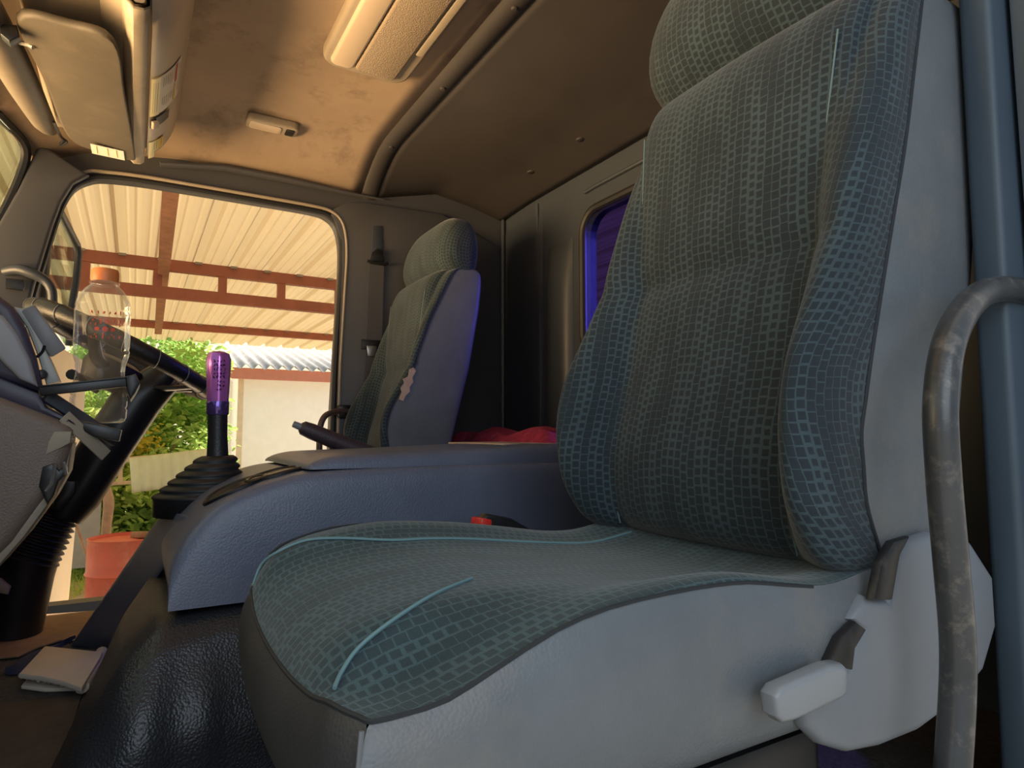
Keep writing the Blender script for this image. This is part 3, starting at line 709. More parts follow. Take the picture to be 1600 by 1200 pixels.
# ================================================================== overhead: lamps, storage box, visor
LT = thing('roof_lamp', 'large ribbed cream roof lamp at the middle of the ceiling', 'lamp', (1.40, -.53, 1.04))
def roofplate(x0, x1, y0, y1, zt, th, r, bev): return plate([(a, b, zt) for a, b in rrect((x0+x1)/2, (y0+y1)/2, x1-x0, y1-y0, r)], (0, 0, -th), bev, 3)
mk('lamp_housing', roofplate(1.02, 1.73, -.645, -.40, 1.055, .040, .05, .012), TRIM, LT)
mk('clear_lens', roofplate(1.05, 1.70, -.485, -.42, 1.05, .046, .02, .008), LENS, LT)
mk('frosted_lens', roofplate(1.05, 1.70, -.605, -.487, 1.05, .046, .02, .008), LENSB, LT)
mk('switch_strip', roofplate(1.05, 1.55, -.632, -.610, 1.05, .042, .006, .003), TRIM, LT)
ML = thing('map_light', 'small oblong cream courtesy light on the ceiling above the open door', 'lamp', (2.18, -.355, 1.03))
c0 = P(426, 194, z=1.03); zt = ceil_z(c0.x, c0.y)+.004
mk('light_housing', plate([(a, b, zt) for a, b in rrect(c0.x, c0.y, .075, .165, .02)], (0, 0, -.028), .008, 3), TRIM, ML)
mk('light_lens', plate([(a, b, zt-.02) for a, b in rrect(c0.x-.002, c0.y+.022, .05, .10, .012)], (0, 0, -.012), .004), LENS, ML)
mk('light_switch', plate([(a, b, zt-.02) for a, b in rrect(c0.x-.002, c0.y-.055, .045, .028, .006)], (0, 0, -.012), .003), BLK, ML)

OC = thing('overhead_storage_box', 'long tan overhead storage box with warning stickers at the front of the ceiling', 'storage box', (1.8, 0, .95))
XA, XB = 1.43, 2.25
bx = [(-.083, 1.022), (-.080, .985), (-.066, .93), (-.045, .885), (-.018, .852), (.0, .842)]
bx = spline([(0, y, z) for y, z in bx], 4)
# door of the box: curved face
rows = []
for k in range(15):
    t = k/14; x = XA+(XB-XA)*t; e = min(t, 1-t)*14; s = 1 if e >= 1 else 1-.22*(1-e)**2
    rows.append([Vector((x, q.y*s+.012*(1-s), .99+(q.z-.99)*s)) for q in bx])
FD = mk('box_door', cat(grid(rows), grid([[q+Vector((0, .018, .014)) for q in r] for r in rows])), BOXM, OC)
# body of the box, in front of the door, a narrow gap between
body = [(.006, 1.018), (.006, .846), (.016, .838), (.034, .836), (.046, .848), (.058, .90), (.10, .93), (.23, .905), (.25, .93)]
mk('box_body', grid([[Vector((x, y, z)) for y, z in body] for x in np.linspace(XA-.02, XB+.01, 12)], False, False), TRIM, OC, solid=-.01)
for xx in (XA-.02, XB+.01):
    mk('box_end', plate([(xx, y, z) for y, z in body], (.008, 0, 0), 0), TRIM, OC, smooth=False)
for xx, s in ((XA, 1), (XB, 1)):
    pl = [(xx, q.y*.8+.002, .99+(q.z-.99)*.78) for q in bx] + [(xx, .0, 1.015)]
    mk('box_end', plate(pl, (.006 if xx == XA else -.006, 0, 0), 0), TRIM, OC, smooth=False)
def onface(x, s, off=0):
    """a point on the curved door face: s = 0 at the roof, 1 at the lower lip"""
    f = s*(len(bx)-1); i = min(int(f), len(bx)-2); q = bx[i].lerp(bx[i+1], f-i); d = bx[i+1]-bx[i]
    n = Vector((0, d.z, -d.y)).normalized(); n = n if n.y < 0 else -n
    return Vector((x, q.y, q.z))+n*(.0024+off)
def face(x0, x1, s0, s1, lift=0):
    rows = []
    for i in range(9):
        r = []
        for x in (x0, x1):
            r.append(onface(x, s0+(s1-s0)*i/8, lift))
        rows.append(r)
    return grid(rows)
ST = mk('warning_sticker', face(1.70, 1.91, .44, .97), WHT, FD)
mk('yellow_panel', face(1.70, 1.91, .78, .965, .0012), YELP, ST)
mk('red_heading', face(1.705, 1.795, .515, .545, .0012), REDL, ST)
mk('yellow_heading', face(1.815, 1.905, .515, .545, .0012), YEL, ST)
ln = [face(a, b, s, s+.006, .0014) for s in (.58, .61, .64, .67, .70, .73) for a, b in ((1.71, 1.76+.02*random.random()), (1.82, 1.86+.03*random.random()))]
ln += [face(1.72, 1.89, s, s+.005, .0018) for s in (.82, .86, .90)] + [face(1.72, 1.86, .47, .476, .0014)]
for q in ln: mk('print_line', q, INK, ST)
S2 = mk('yellow_sticker', face(2.09, 2.17, .66, .95), YELP, FD)
mk('orange_heading', face(2.09, 2.16, .66, .74, .0012), YEL, S2)
for s in (.69, .77, .81): mk('print_line', face(2.095, 2.15, s, s+.008, .0016), INK, S2)
mk('sticker_tail', face(2.17, 2.215, .80, .95), YELP, S2)
LA = mk('latch_recess', face(1.925, 1.985, .60, .955, .0016), BLK, FD)
mk('latch_tab', plate([onface(x, s)+Vector((0, -.002, -.003)) for x, s in ((1.935, .80), (1.975, .80), (1.978, .94), (1.932, .94))], (0, -.006, -.004), .002), TRIM, FD)

SV = thing('sun_visor', 'tan vinyl sun visor folded flat beside the overhead box above the windshield', 'sun visor', (1.9, .15, .83))
vq = spline([P(27, 32, z=.845), P(110, 42, z=.835), P(180, 70, z=.822), P(196, 150, z=.822), P(211, 240, z=.822), P(207, 252, z=.822), P(160, 240, z=.826), P(108, 217, z=.835), P(70, 130, z=.842)], 5, True)
VB = mk('visor_board', plate(vq, (0, .004, .020), .008, 3), VIS, SV)
lq = [P(u, v, z=.8215) for u, v in ((141, 224), (193, 236), (195, 250), (144, 239))]
mk('visor_label', plate(lq, (0, 0, -.0015), 0), WHT, VB)
mk('label_rules', cat(*[tube([P(u, 226+(u-141)*.23, z=.8195), P(u+2, 238+(u-141)*.2, z=.8195)], .0009, 4) for u in (150, 167, 181)]), YEL, VB)
mk('visor_rod', tube([P(30, 66, z=.85), P(45, 70, z=.845), P(52, 74, z=.84)], .005, 8), CHR, SV)
mk('visor_spring', tube(spline([P(84, 190, z=.845), P(95, 213, z=.845), P(104, 222, z=.84), P(94, 226, z=.84), P(100, 218, z=.838)], 5), .004, 6), BLK, SV)
HD = thing('header_shelf_lip', 'rounded tan trim bar along the top of the windshield left of the visor', 'trim bar', (1.9, .25, .87))
mk('trim_bar', tube(spline([P(-60, -40, z=.86), P(5, 75, z=.86), P(40, 140, z=.86), P(68, 190, z=.865), P(82, 205, z=.88)], 5), [.040, .040, .036, .028, .012], 16), BARM, HD)
mk('bar_socket', plate(PL([(0, 36), (26, 38), (30, 56), (14, 64), (0, 52)], 1.62), (.03, 0, 0), .004), BLK, HD)

# ================================================================== dashboard end
DB = thing('dashboard', 'dashboard end with tan-lit grained pad, grey faces and open ashtray at the far left', 'dashboard', (1.5, .3, -.1))
XD = 1.25
pad = [(-200, 560), (0, 617), (60, 640), (105, 659), (116, 672), (112, 700), (101, 745), (62, 792), (20, 850), (-60, 930), (-200, 960)]
mk('lower_pad', plate(PL(pad, XD), (.13, .01, 0), .022, 4), PAD, DB)
mk('lower_shelf', plate(PL([(-200, 560), (0, 590), (62, 615), (72, 636), (110, 655), (118, 664), (60, 645), (0, 622), (-200, 575)], XD+.01), (.10, 0, 0), .006, 2), DBLU, DB)
mk('hood', plate(PL([(-200, 420), (0, 462), (22, 478), (42, 515), (58, 560), (68, 606), (60, 612), (0, 592), (-200, 570)], XD+.02), (.10, .01, 0), .012, 3), DBLU, DB)
mk('grey_face', plate(PL([(-120, 470), (4, 492), (26, 520), (46, 560), (58, 604), (30, 592), (-2, 560), (-120, 540)], XD+.005), (.02, 0, 0), .006, 3), DGRY, DB)
mk('pale_face', plate(PL([(18, 478), (38, 482), (64, 530), (84, 572), (94, 596), (72, 602), (60, 560), (42, 512)], XD+.05), (.03, 0, 0), .005, 2), DLIT, DB)
mk('face_knob', lathe([(.008, 0), (.008, .008), (.006, .011), (.0005, .012)], frame(P(64, 586, x=XD+.045), (-1, -.3, .1)), 16), BLK, DB)
mk('pocket', plate(PL([(75, 690), (84, 674), (112, 674), (110, 692), (96, 700), (70, 712)], XD-.002), (.10, 0, 0), .003), mat('pocket_lining', (.36, .30, .22), .6), DB)
mk('pad_lit_underside', plate(PL([(113, 692), (106, 738), (84, 778), (40, 838), (0, 884), (-60, 945), (-60, 880), (0, 830), (60, 772), (96, 728)], XD+.012), (.10, 0, 0), .008, 2), TRIM, DB)  # cream plate standing in for the lit underside of the pad
A = mk('ashtray', plate(PL([(60, 760), (66, 730), (82, 724), (92, 735), (104, 724), (104, 742), (92, 752), (84, 775), (74, 790)], XD-.004), (.06, 0, 0), .004), BLK, DB)
mk('ashtray_clip', tube(PL([(86, 724), (84, 740), (80, 757), (72, 768)], XD-.008), .003, 6), CHR, A)
mk('ashtray_clip', tube(PL([(98, 722), (101, 732), (103, 742)], XD-.008), .003, 6), CHR, A)
mk('dash_body', rbox((1.86, .44, .02), (.92, .36, .26), bev=.05, seg=3), DBLU, DB)
mk('passenger_dash', rbox((.82, .45, -.10), (.92, .34, .26), bev=.05, seg=3), PAD, DB)
GD = thing('plate_gadget', 'flat grey box gadget tilted on the dashboard beside the steering wheel', 'gadget', P(68, 520, x=1.34))
mk('gadget_case', plate(PL([(29, 486), (54, 476), (104, 545), (80, 559)], 1.30), (.03, .004, .006), .003), mat('gadget_grey', (.19, .19, .20), .35), GD)
mk('gadget_cable', tube(spline(PL([(70, 540), (66, 550), (58, 557), (48, 558)], 1.30), 5), .0025, 6), BLK, GD)

# bottle in its holder
XBt = 1.30
bcn = P(159, 540, x=XBt); mpp = (bcn.x/ (CF+CR*((159-800)/FPX)).x)/FPX
def bz(v): return P(159, v, x=XBt).z
BT = thing('water_bottle', 'clear plastic water bottle with orange cap and red print standing in the black holder', 'bottle', (bcn.x, bcn.y, bz(661)))
MB_ = Matrix.Translation(Vector((bcn.x, bcn.y, 0)))
pr = [(30, 661), (35, 658), (37.5, 652), (38, 640), (36.2, 637), (38, 634), (38.3, 622), (36.5, 619), (38.3, 616), (38, 605), (35, 598), (33, 588), (33, 578), (34, 568), (37, 558), (38.3, 548), (37, 545), (38, 540), (38, 500), (38.3, 486), (36.8, 483), (37.6, 479), (36, 471), (32, 462), (26, 453), (20, 447), (17, 444), (17, 438)]
PB = mk('bottle_body', lathe([(r*mpp, bz(v)) for r, v in pr], MB_, 40, True, lambda a, z: 1-.012*abs(math.sin(6*a)) if z < bz(600) else 1), PET, BT, auto=False)
mk('bottle_cap', lathe([(19*mpp, bz(441)), (19.3*mpp, bz(436)), (19*mpp, bz(424)), (17.5*mpp, bz(421)), (.0005, bz(421))], MB_, 36, True, lambda a, z: 1-.02*abs(math.sin(18*a))), ORA, BT)
mk('neck_ring', lathe([(17*mpp, bz(446)), (20.5*mpp, bz(444)), (20.5*mpp, bz(441)), (17*mpp, bz(440))], MB_, 30, False), PET, BT)
R_ = 38.4*mpp; ac = math.atan2(-bcn.y, -bcn.x); rng = random.Random(5); pr_ = []
for v, n, w in ((493, 6, .12), (506, 5, .10), (511, 7, .08), (527, 4, .13), (531, 6, .08)):
    for k in range(n):
        aa = ac+.62-(k/n)*1.2; h = .0035
        pts = [Vector((bcn.x+R_*math.cos(aa+rng.uniform(-.03, .03)), bcn.y+R_*math.sin(aa+rng.uniform(-.03, .03)), bz(v)+rng.uniform(-h, h))) for _ in range(4)]
        pr_.append(tube(spline(pts, 2), .0008, 4))
for k in (0, 1, 2):
    aa = ac+.35-.27*k; M = frame((bcn.x+R_*math.cos(aa), bcn.y+R_*math.sin(aa), bz(519)), (math.cos(aa), math.sin(aa), 0))
    pr_.append(lathe([(.0045 if k == 1 else .0035, 0), (.0045 if k == 1 else .0035, .0006), (.0002, .0007)], M, 12))
mk('red_print', cat(*pr_), PRT, PB)
BH = thing('bottle_holder', 'black plastic arm holder gripping the water bottle beside the dashboard', 'bottle holder', P(80, 615, x=1.27))
def bar(a, b, w, h, bev=.002):
    a, b = Vector(a), Vector(b); M = frame((0, 0, 0), b-a, (0, 0, 1)); return rbox((a+b)/2, (h, w, (b-a).length), bev=bev, M=M)
mk('holder_arm', cat(bar(P(62, 611, x=1.25), P(198, 597, x=1.25), .010, .016), bar(P(62, 604, x=1.248), P(198, 590, x=1.248), .010, .003)), BLK, BH)
mk('holder_arm', bar(P(75, 607, x=1.365), P(205, 596, x=1.365), .010, .014), BLK, BH)
mk('holder_clip', cat(plate(PL([(196, 588), (212, 584), (219, 598), (212, 612), (204, 624), (199, 612)], 1.245), (.13, 0, 0), .004)), BLKM, BH)
mk('support_strut', cat(bar(P(72, 618, x=1.27), P(182, 690, x=1.33), .012, .020)), GRYD, BH)
mk('support_strap', cat(bar(P(100, 650, x=1.26), P(166, 712, x=1.30), .004, .022)), TRIM, BH)
mk('base_cup', plate(PL([(120, 655), (160, 664), (190, 672), (186, 690), (150, 684), (118, 668)], 1.275), (.07, 0, 0), .004), BLK, BH)

# ================================================================== steering wheel and column
XW = 2.0
w0, w1 = P(55, 482, x=XW), P(322, 612, x=XW)
wc = (w0+w1)/2; wr = (w1-w0).length/2; wd = (w0-w1).normalized(); wn_ = wd.cross(Vector((1, 0, 0))).normalized()
if wn_.z < 0: wn_ = -wn_
SW = thing('steering_wheel', 'black leather-wrapped steering wheel with stitched segments behind the water bottle', 'steering wheel', wc)
Mw = frame(wc, wn_, (1, 0, 0))
ring = [Mw @ Vector((wr*math.cos(a), wr*math.sin(a), 0)) for a in np.linspace(0, 2*math.pi, 73)[:-1]]
RM = mk('wheel_rim', tube(ring, [.0215+.0012*math.sin(k*math.pi/2.25)**2 for k in range(72)], 16, True), LEB, SW)
for k in range(18):
    a = 2*math.pi*k/18; c = Mw @ Vector((wr*math.cos(a), wr*math.sin(a), 0)); tdir = Mw.to_3x3() @ Vector((-math.sin(a), math.cos(a), .25))
    Mr = frame(c, tdir); mk('wrap_seam', tube([Mr @ Vector((.0232*math.cos(b), .0232*math.sin(b), 0)) for b in np.linspace(0, 2*math.pi, 17)[:-1]], .0013, 5, True), SEAMG, RM)
mk('wheel_hub', lathe([(.03, -.11), (.06, -.10), (.075, -.06), (.07, -.035), (.04, -.025), (.001, -.022)], Mw, 28), RUB, SW)
for a in (math.radians(20), math.radians(160), math.radians(250), math.radians(290)):
    pts = [Mw @ Vector((r*math.cos(a), r*math.sin(a), h)) for r, h in ((.05, -.06), (.12, -.05), (wr-.03, -.012), (wr, -.004))]
    mk('wheel_spoke', tube(spline(pts, 4), [.018, .016, .012, .010], 10, flat=.6), BLK, SW)
SCo = thing('steering_column', 'black steering column with ribbed bellows running down to the driver footwell', 'steering column', P(25, 992, x=XW))
mk('column_shroud', tube([P(262, 585, x=XW), P(215, 625, x=XW), P(165, 700, x=XW), P(118, 775, x=XW), P(96, 805, x=XW)], [.045, .062, .060, .058, .05], 12, up=(1, 0, 0)), BLK, SCo)
mk('column_lit_edge', plate(PL([(205, 625), (262, 590), (290, 588), (262, 612), (232, 640), (160, 735), (128, 790), (98, 797), (110, 775), (150, 715)], XW-.04), (.10, 0, 0), .008), mat('column_edge_light_tan', (.12, .09, .065), .5), SCo)  # tan plate painting the door light along the black column's edge
mk('column_latch', plate(PL([(100, 752), (118, 752), (118, 770), (96, 798), (80, 797), (86, 775)], XW-.07), (.05, 0, 0), .005), BLK, SCo)
bel = []
for i in range(41):
    t = i/40; c = P(80, 800, x=XW).lerp(P(40, 868, x=XW), t); bel.append((c, .060+.006*math.cos(t*math.pi*16)+.012*t))
mk('bellows', tube([c for c, r in bel], [r for c, r in bel], 24), RUB, SCo)
mk('column_tube', tube([P(42, 862, x=XW), P(35, 900, x=XW), P(18, 990, x=XW)], [.072, .066, .062], 20), BLK, SCo)
mk('pedal_bracket', plate(PL([(-30, 900), (0, 906), (16, 918), (12, 930), (-30, 922)], XW-.08), (.05, 0, 0), .006), TRIM, SCo)
# stalk behind the wheel
mk('indicator_stalk', tube([P(150, 610, x=1.93), P(125, 590, x=1.80), P(112, 585, x=1.74)], [.008, .008, .012], 10), BLK, SCo)

# ================================================================== on the floor
CB = thing('folded_cardboard', 'folded beige cardboard piece on the carpet beside the console skirt', 'cardboard', P(95, 1055, z=FLOOR))
tq = [P(70, 1009, z=FLOOR+.035), P(160, 1018, z=FLOOR+.035), P(157, 1026, z=FLOOR+.035), P(128, 1074, z=FLOOR+.035), P(100, 1064, z=FLOOR+.036), P(64, 1056, z=FLOOR+.036), P(30, 1052, z=FLOOR+.036)]
mk('top_flap', plate(tq, (0, 0, -.010), .002), CARD, CB)
bq = [P(72, 1030, z=FLOOR+.003), P(150, 1035, z=FLOOR+.003), P(122, 1080, z=FLOOR+.003), P(70, 1082, z=FLOOR+.003), P(33, 1077, z=FLOOR+.003)]
mk('lower_flap', plate(bq, (0, 0, .008), .002), CARD, CB)
mk('fold_spine', tube([P(159, 1019, z=FLOOR+.02), P(128, 1074, z=FLOOR+.02)], .012, 10), CARD, CB)
wav = [P(32+i*2.4, 1055+i*.45+2*math.sin(i*1.7), z=FLOOR+.024+.003*math.sin(i*2.1)) for i in range(40)]
mk('torn_edge', tube(wav, .0045, 6), CARD, CB)
o = mk('floor_cardboard', plate([P(u, v, z=FLOOR+.004) for u, v in ((-60, 985), (54, 984), (56, 963), (230, 950), (236, 975), (180, 1004), (95, 1002), (60, 1013), (30, 1027), (0, 1030), (-60, 1032))], (0, 0, .004), .001), CARDB)
tag(o, 'worn brown cardboard sheet covering the driver footwell floor', 'cardboard')
rows = []
for i in range(7):
    b = i/6; r = []
    for j in range(13):
        a = j/12; u = 8+110*a; v = 1052-52*a-(14-28*b)*math.sin(math.pi*min(1, a*1.3+.05))
        q = P(u, v, z=FLOOR+.004); r.append(q+Vector((0, 0, .012*math.sin(math.pi*b)+.004*math.sin(a*19+b*7)*math.sin(math.pi*b))))
    rows.append(r)
o = mk('blue_rag', grid(rows), DENIM, sub=1); tag(o, 'crumpled dark blue rag tucked behind the folded cardboard', 'rag')
o = mk('floor_mat', plate([P(u, v, z=FLOOR+.002) for u, v in ((-200, 1120), (60, 1098), (128, 1088), (112, 1140), (98, 1200), (80, 1300), (-200, 1400))], (0, 0, .006), .002), MATT)
tag(o, 'worn brown-black floor mat at the lower left corner', 'mat')

# ================================================================== the open driver's door
DR = thing('door_1', 'open driver door swung out with cream lined panel', 'door', (2.46, .30, -.6)); DR['kind'] = 'structure'; del DR['label']; del DR['category']
def dy_(x): return .30-.115*(x-2.46)/.74
def dpt(x, z): return Vector((x, dy_(x), z))
mk('door_panel', plate([dpt(2.50, .33), dpt(3.16, .30), dpt(3.22, .18), dpt(3.20, -.20), dpt(3.12, -.70), dpt(2.9, -.85), dpt(2.50, -.85)], (.01, .07, 0), .012), DOORP, DR)
fr_ = [P(66, 470, x=2.50), P(72, 400, x=2.55), P(74, 330, x=2.66), P(92, 327, x=2.90), P(120, 382, x=3.18), P(123, 396, x=3.2), P(119, 440, x=3.2), P(112, 480, x=3.2), P(108, 540, x=3.2)]
mk('window_frame', tube(fr_, .014, 10), DOORD, DR)
mk('frame_lining', tube([q+Vector((.030, .004, .016)) for q in fr_], .011, 8), HWALD, DR)
mk('pane', plate([q+Vector((0, .01, 0)) for q in fr_], (0, .004, 0), 0), GLS, DR, smooth=False)

# ================================================================== outdoors
GZ = -1.75
struct(mk('ground', grid([[(x, y, GZ) for x in (2.6, 8, 30, 50)] for y in (-40, -6, 6, 40)]), CONC, smooth=False))
struct(mk('ground_yard', grid([[(x, y, GZ) for x in (-40, -6, 2.6)] for y in (-40, -6, 6, 40)]), mat('bounce_darkened_yard', (.13, .135, .14), .9, bump=('noise', 14, .5, .03), var=.2, scale=3), smooth=False))  # unseen near ground, darkened in colour to cut warm bounce into the cab
o = mk('earth_patch', grid([[(x+.6*math.sin(y*1.3), y, GZ+.02+.03*math.sin(x*3+y*2)) for x in np.linspace(5, 14, 14)] for y in np.linspace(-2, 5, 12)]), GRND); tag(o, 'patch of dry earth and rubble beyond the open door', 'earth', kind='stuff')
rng = random.Random(21); V, F = [], []
for k in range(9000):
    x, y = rng.uniform(8.2, 13), rng.uniform(-.6, 3.5)
    h = rng.uniform(.05, .16); a = rng.uniform(0, 6.28); w = .012; n = len(V); z = GZ+.02
    lx, ly = rng.gauss(0, .04), rng.gauss(0, .04)
    V += [(x-w*math.cos(a), y-w*math.sin(a), z), (x+w*math.cos(a), y+w*math.sin(a), z), (x+lx, y+ly, z+h)]; F.append((n, n+1, n+2))
o = mk('lawn', (V, F), GRAS, smooth=False); tag(o, 'strip of short bright grass in front of the hedge', 'grass', kind='stuff')

# carport
CP = thing('carport_roof', 'cream corrugated carport roof spanning beyond the open door', 'carport roof', (6.5, -1, 1.3))
H = 1.30
def carp(y):
    t = (y*4.0) % 1.0
    return .045*max(0, min(1, (.16-abs(t-.5))/.06)) + .010*max(0, min(1, (.05-abs(abs(t-.5)-.36))/.03))
ys = np.arange(-7.5, 4.2, .0125)
mk('roof_sheet', grid([[(x, y, H+carp(y)+.012*(x-6)*.0) for y in ys] for x in (2.62, 10.2)]), ROOF, CP, smooth=False)
def beam(name, x, z, w, h, y0=-7.4, y1=4.0):
    return plate([(x, y0, z), (x+w, y0, z), (x+w, y0, z+.02), (x+.02, y0, z+.02), (x+.02, y0, z+h-.02), (x+w, y0, z+h-.02), (x+w, y0, z+h), (x, y0, z+h)], (0, y1-y0, 0), 0)
mk('purlin', beam('purlin', 5.38, 1.215, .06, .085), OXI, CP, smooth=False)
mk('purlin', beam('purlin', 8.45, 1.215, .06, .085), OXI, CP, smooth=False)
mk('truss_chord', beam('c', 5.38, 1.005, .06, .085), OXI, CP, smooth=False)
for u in (132, 246, 348, 440, 530, 640):
    q = P(u, 440, x=5.40); mk('truss_web', rbox((5.41, q.y, 1.15), (.05, .06, .15), bev=0), OXI, CP, smooth=False)
a_, b_ = P(268, 285, z=1.185), P(247, 521, z=1.185)
mk('flat_bar', bar(a_, Vector((b_.x, b_.y, 1.185)), .075, .02, 0), RUST, CP, smooth=False)
clips = [rbox((xx-.01, y, H-.008), (.03, .05, .016), bev=0) for xx in (5.38, 8.45) for y in np.arange(-4.875, 2.5, .25)]
mk('sheet_fixings', cat(*clips), TRIM, CP, smooth=False)
for xx, yy in ((10.0, 3.8), (10.0, -6.8), (2.9, -6.8), (2.9, 3.9)):
    mk('carport_post', rbox((xx, yy, (GZ+H)/2), (.1, .1, H-GZ), bev=0), OXI, CP, smooth=False)

# hut
HU = thing('hut', 'cream walled hut with grey corrugated roof and terracotta fascia behind the purple knob', 'hut', (14.8, -4, GZ))
XH = 14.5
yl = P(373, 650, x=XH).y
zr = P(425, 575, x=XH-.45).z
mk('hut_wall', rbox((XH+1.5, yl-3.5, (GZ+zr-.05)/2), (3.0, 7.0, zr-.05-GZ), bev=0), HWALL, HU, smooth=False)
mk('corner_board', rbox((XH-.02, yl-.02, (GZ+zr-.15)/2), (.05, .11, zr-.15-GZ), bev=0), HWALD, HU, smooth=False)
yb = P(352, 650, x=XH+.5).y
mk('side_wall', rbox((XH+2.2, yb-.1, (GZ+zr-.2)/2), (2.0, .75, zr-.2-GZ), bev=0), HWALL, HU, smooth=False)
mk('fascia', rbox((XH-.34, yl-3.2, zr-.13), (.06, 8.0, .23), bev=0), FASC, HU, smooth=False)
y1 = P(316, 572, x=XH-.5).y
ys2 = np.arange(y1-8, y1, .025)
mk('roof_sheet', grid([[(XH-.52+3.6*t, y, zr+.01+.9*t+.05*math.cos(y*2*math.pi/.24)) for y in ys2] for t in (0, .5, 1)]), HROOF, HU, auto=False, solid=.012)

# drum, pole, sagging sheet
bx_ = P(176, 850, x=6.2)
DRM = thing('oil_drum', 'faded red oil drum standing on the ground outside the open door', 'drum', (6.4, bx_.y, GZ))
Md = Matrix.Translation(Vector((6.45, P(197, 850, x=6.45).y, GZ)))
mk('drum_body', lathe([(.27, .0), (.285, .02), (.28, .28), (.294, .30), (.28, .32), (.28, .56), (.294, .58), (.28, .60), (.28, .845), (.288, .865), (.275, .868), (.27, .84), (.001, .84)], Md, 40), BARR, DRM)
mk('rubbish_in_drum', rbox(Md @ Vector((.05, -.12, .86)), (.22, .12, .06), rot=(.2, .1, .4), bev=.02), CARDB, DRM)
o = mk('wooden_post', tube(spline([P(165, 735, x=7.6), P(163, 755, x=7.6), P(170, 785, x=7.6), P(166, 830, x=7.6), (7.6, P(166, 860, x=7.6).y, GZ)], 5), [.035, .045, .05, .045, .05], 10), WOOD); tag(o, 'crooked weathered wooden post rising behind the red drum', 'post')
o = mk('leaning_stick', tube([P(112, 800, x=7.2), P(136, 868, x=7.2), (7.15, P(140, 880, x=7.2).y, GZ)], .014, 8), WOOD); tag(o, 'thin stick leaning left of the red drum', 'stick')
o = mk('timber_rail', cat(bar(P(105, 727, x=7.7), P(330, 706, x=7.7), .05, .05, 0), bar(P(130, 758, x=7.75), P(235, 752, x=7.75), .04, .035, 0), bar(P(188, 722, x=7.7), P(188, 756, x=7.7), .03, .04, 0)), HWALD, smooth=False); tag(o, 'pale timber rail of a low stand behind the gear lever', 'rail')
rows = []
for i in range(9):
    t = i/8
    rows.append([P(204+k*3+t*4-2, 716+t*54-k*.38, x=7.6-.08*math.sin(t*2)) + Vector((.01*math.cos(k*1.2), 0, 0)) for k in range(42)])
o = mk('hanging_sheet', grid(rows), PALE, solid=.006); tag(o, 'pale green ribbed plastic sheet hanging from the timber rail', 'sheet')
o = mk('fence_panel', rbox((9.0, P(118, 790, x=9.0).y, -.95), (.06, .5, 1.2), bev=0), mat('grey_block', (.42, .44, .44), .9, var=.1), smooth=False); tag(o, 'grey block pillar at the left end of the hedge', 'pillar')
stn = random.Random(4)
for k, (u, v, s) in enumerate(((96, 953, .11), (118, 950, .09), (86, 962, .08))):
    q = P(u, v, z=GZ+.06)
    lab = ('white rubble block on the earth, the largest in the middle', 'small white rubble block on the earth nearest the red drum', 'white rubble block on the earth nearest the steering column')[k]
    o = mk('rubble_block', rbox((q.x, q.y, GZ+s*.5), (s*1.4, s, s), rot=(0, 0, stn.random()*3), bev=.015), HWALL); tag(o, lab, 'rubble', 'rubble blocks by the door')

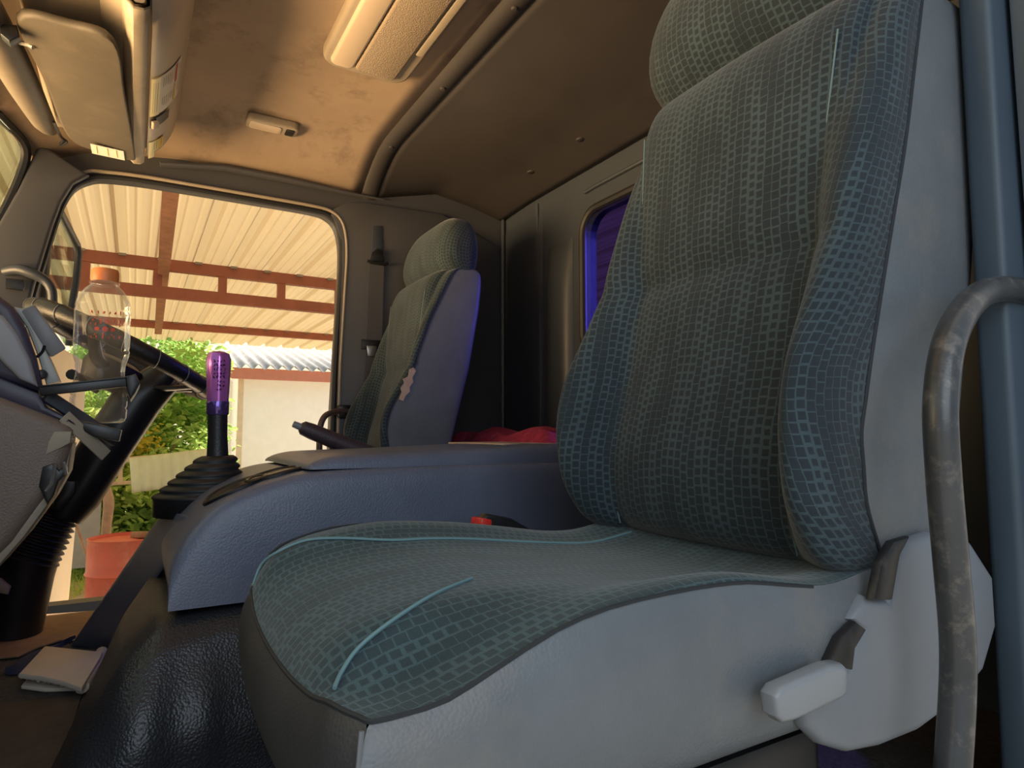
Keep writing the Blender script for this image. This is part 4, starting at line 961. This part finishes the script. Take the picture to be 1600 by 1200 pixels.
# shrubs
def shrub(c, rad, n, mi, lab, size=.055, seed=1, nm='leafy_shrub', grp='hedge shrubs'):
    rg = random.Random(seed); T = thing(nm, lab, 'shrub', (c[0], c[1], GZ), grp); V, F = [], []
    cl = [(Vector((rg.uniform(-1, 1)*rad[0]*.75, rg.uniform(-1, 1)*rad[1]*.8, rg.uniform(-1, 1)*rad[2]*.85)), rg.uniform(.25, .5)) for _ in range(34)]
    for k in range(n):
        cc, cr = cl[k % len(cl)]; d = Vector((rg.gauss(0, 1), rg.gauss(0, 1), rg.gauss(0, 1))).normalized()*cr*rg.uniform(.55, 1)
        p = Vector(c)+cc+d
        if p.z < GZ+.05: continue
        nrm = (d.normalized()*.6+Vector((rg.gauss(0, .6), rg.gauss(0, .6), rg.gauss(.5, .5)))).normalized()
        M = frame(p, nrm, (rg.gauss(0, 1), rg.gauss(0, 1), rg.gauss(0, .4))); s = size*rg.uniform(.6, 1.4); b = len(V)
        V += [M @ Vector(q) for q in ((-s, 0, 0), (-.3*s, .42*s, .08*s), (.5*s, .36*s, .05*s), (1.1*s, 0, -.1*s), (.5*s, -.36*s, .05*s), (-.3*s, -.42*s, .08*s))]
        F += [(b, b+1, b+2, b+3), (b, b+3, b+4, b+5)]
    mk('foliage', (V, F), LEF[mi], T, smooth=False)
    st = [tube([(c[0]+dx, c[1]+dy2, GZ), (c[0]+dx*1.5, c[1]+dy2*1.5, GZ+.8), (c[0]+dx*3, c[1]+dy2*3, c[2]+rad[2]*.4)], [.03, .022, .008], 6) for dx, dy2 in ((.0, .0), (.12, .1), (-.1, .15), (.05, -.2))]
    mk('stems', cat(*st), BARK, T)
for i, (u, v, x, rad, n, mi, lab, s) in enumerate((
        (150, 800, 9.6, (.6, .7, .75), 5000, 0, 'bright green leafy shrub low behind the wooden post', .05),
        (250, 790, 9.8, (.6, .8, .8), 5000, 1, 'mid green broad leafy shrub below the hanging sheet', .06),
        (170, 690, 10.6, (.7, .8, .9), 5500, 0, 'yellow-green shrub beside the steering column', .055),
        (262, 650, 10.8, (.7, .8, .95), 6500, 1, 'dense green shrub seen under the steering wheel beside the gear knob', .055),
        (225, 570, 12.2, (.8, .9, .95), 6500, 1, 'tall green shrub showing above the steering wheel at the roof edge', .06),
        (105, 690, 11.5, (.7, .9, 1.3), 5000, 0, 'green shrub left of the bottle behind the opened door', .055))):
    q = P(u, v, x=x); shrub((q.x, q.y, q.z), rad, n, mi, lab, s, i+1)
q = P(196, 692, x=9.7); shrub((q.x, q.y, q.z), (.12, .16, .16), 500, 2, 'small yellow flowering clump in the hedge', .045, 99)
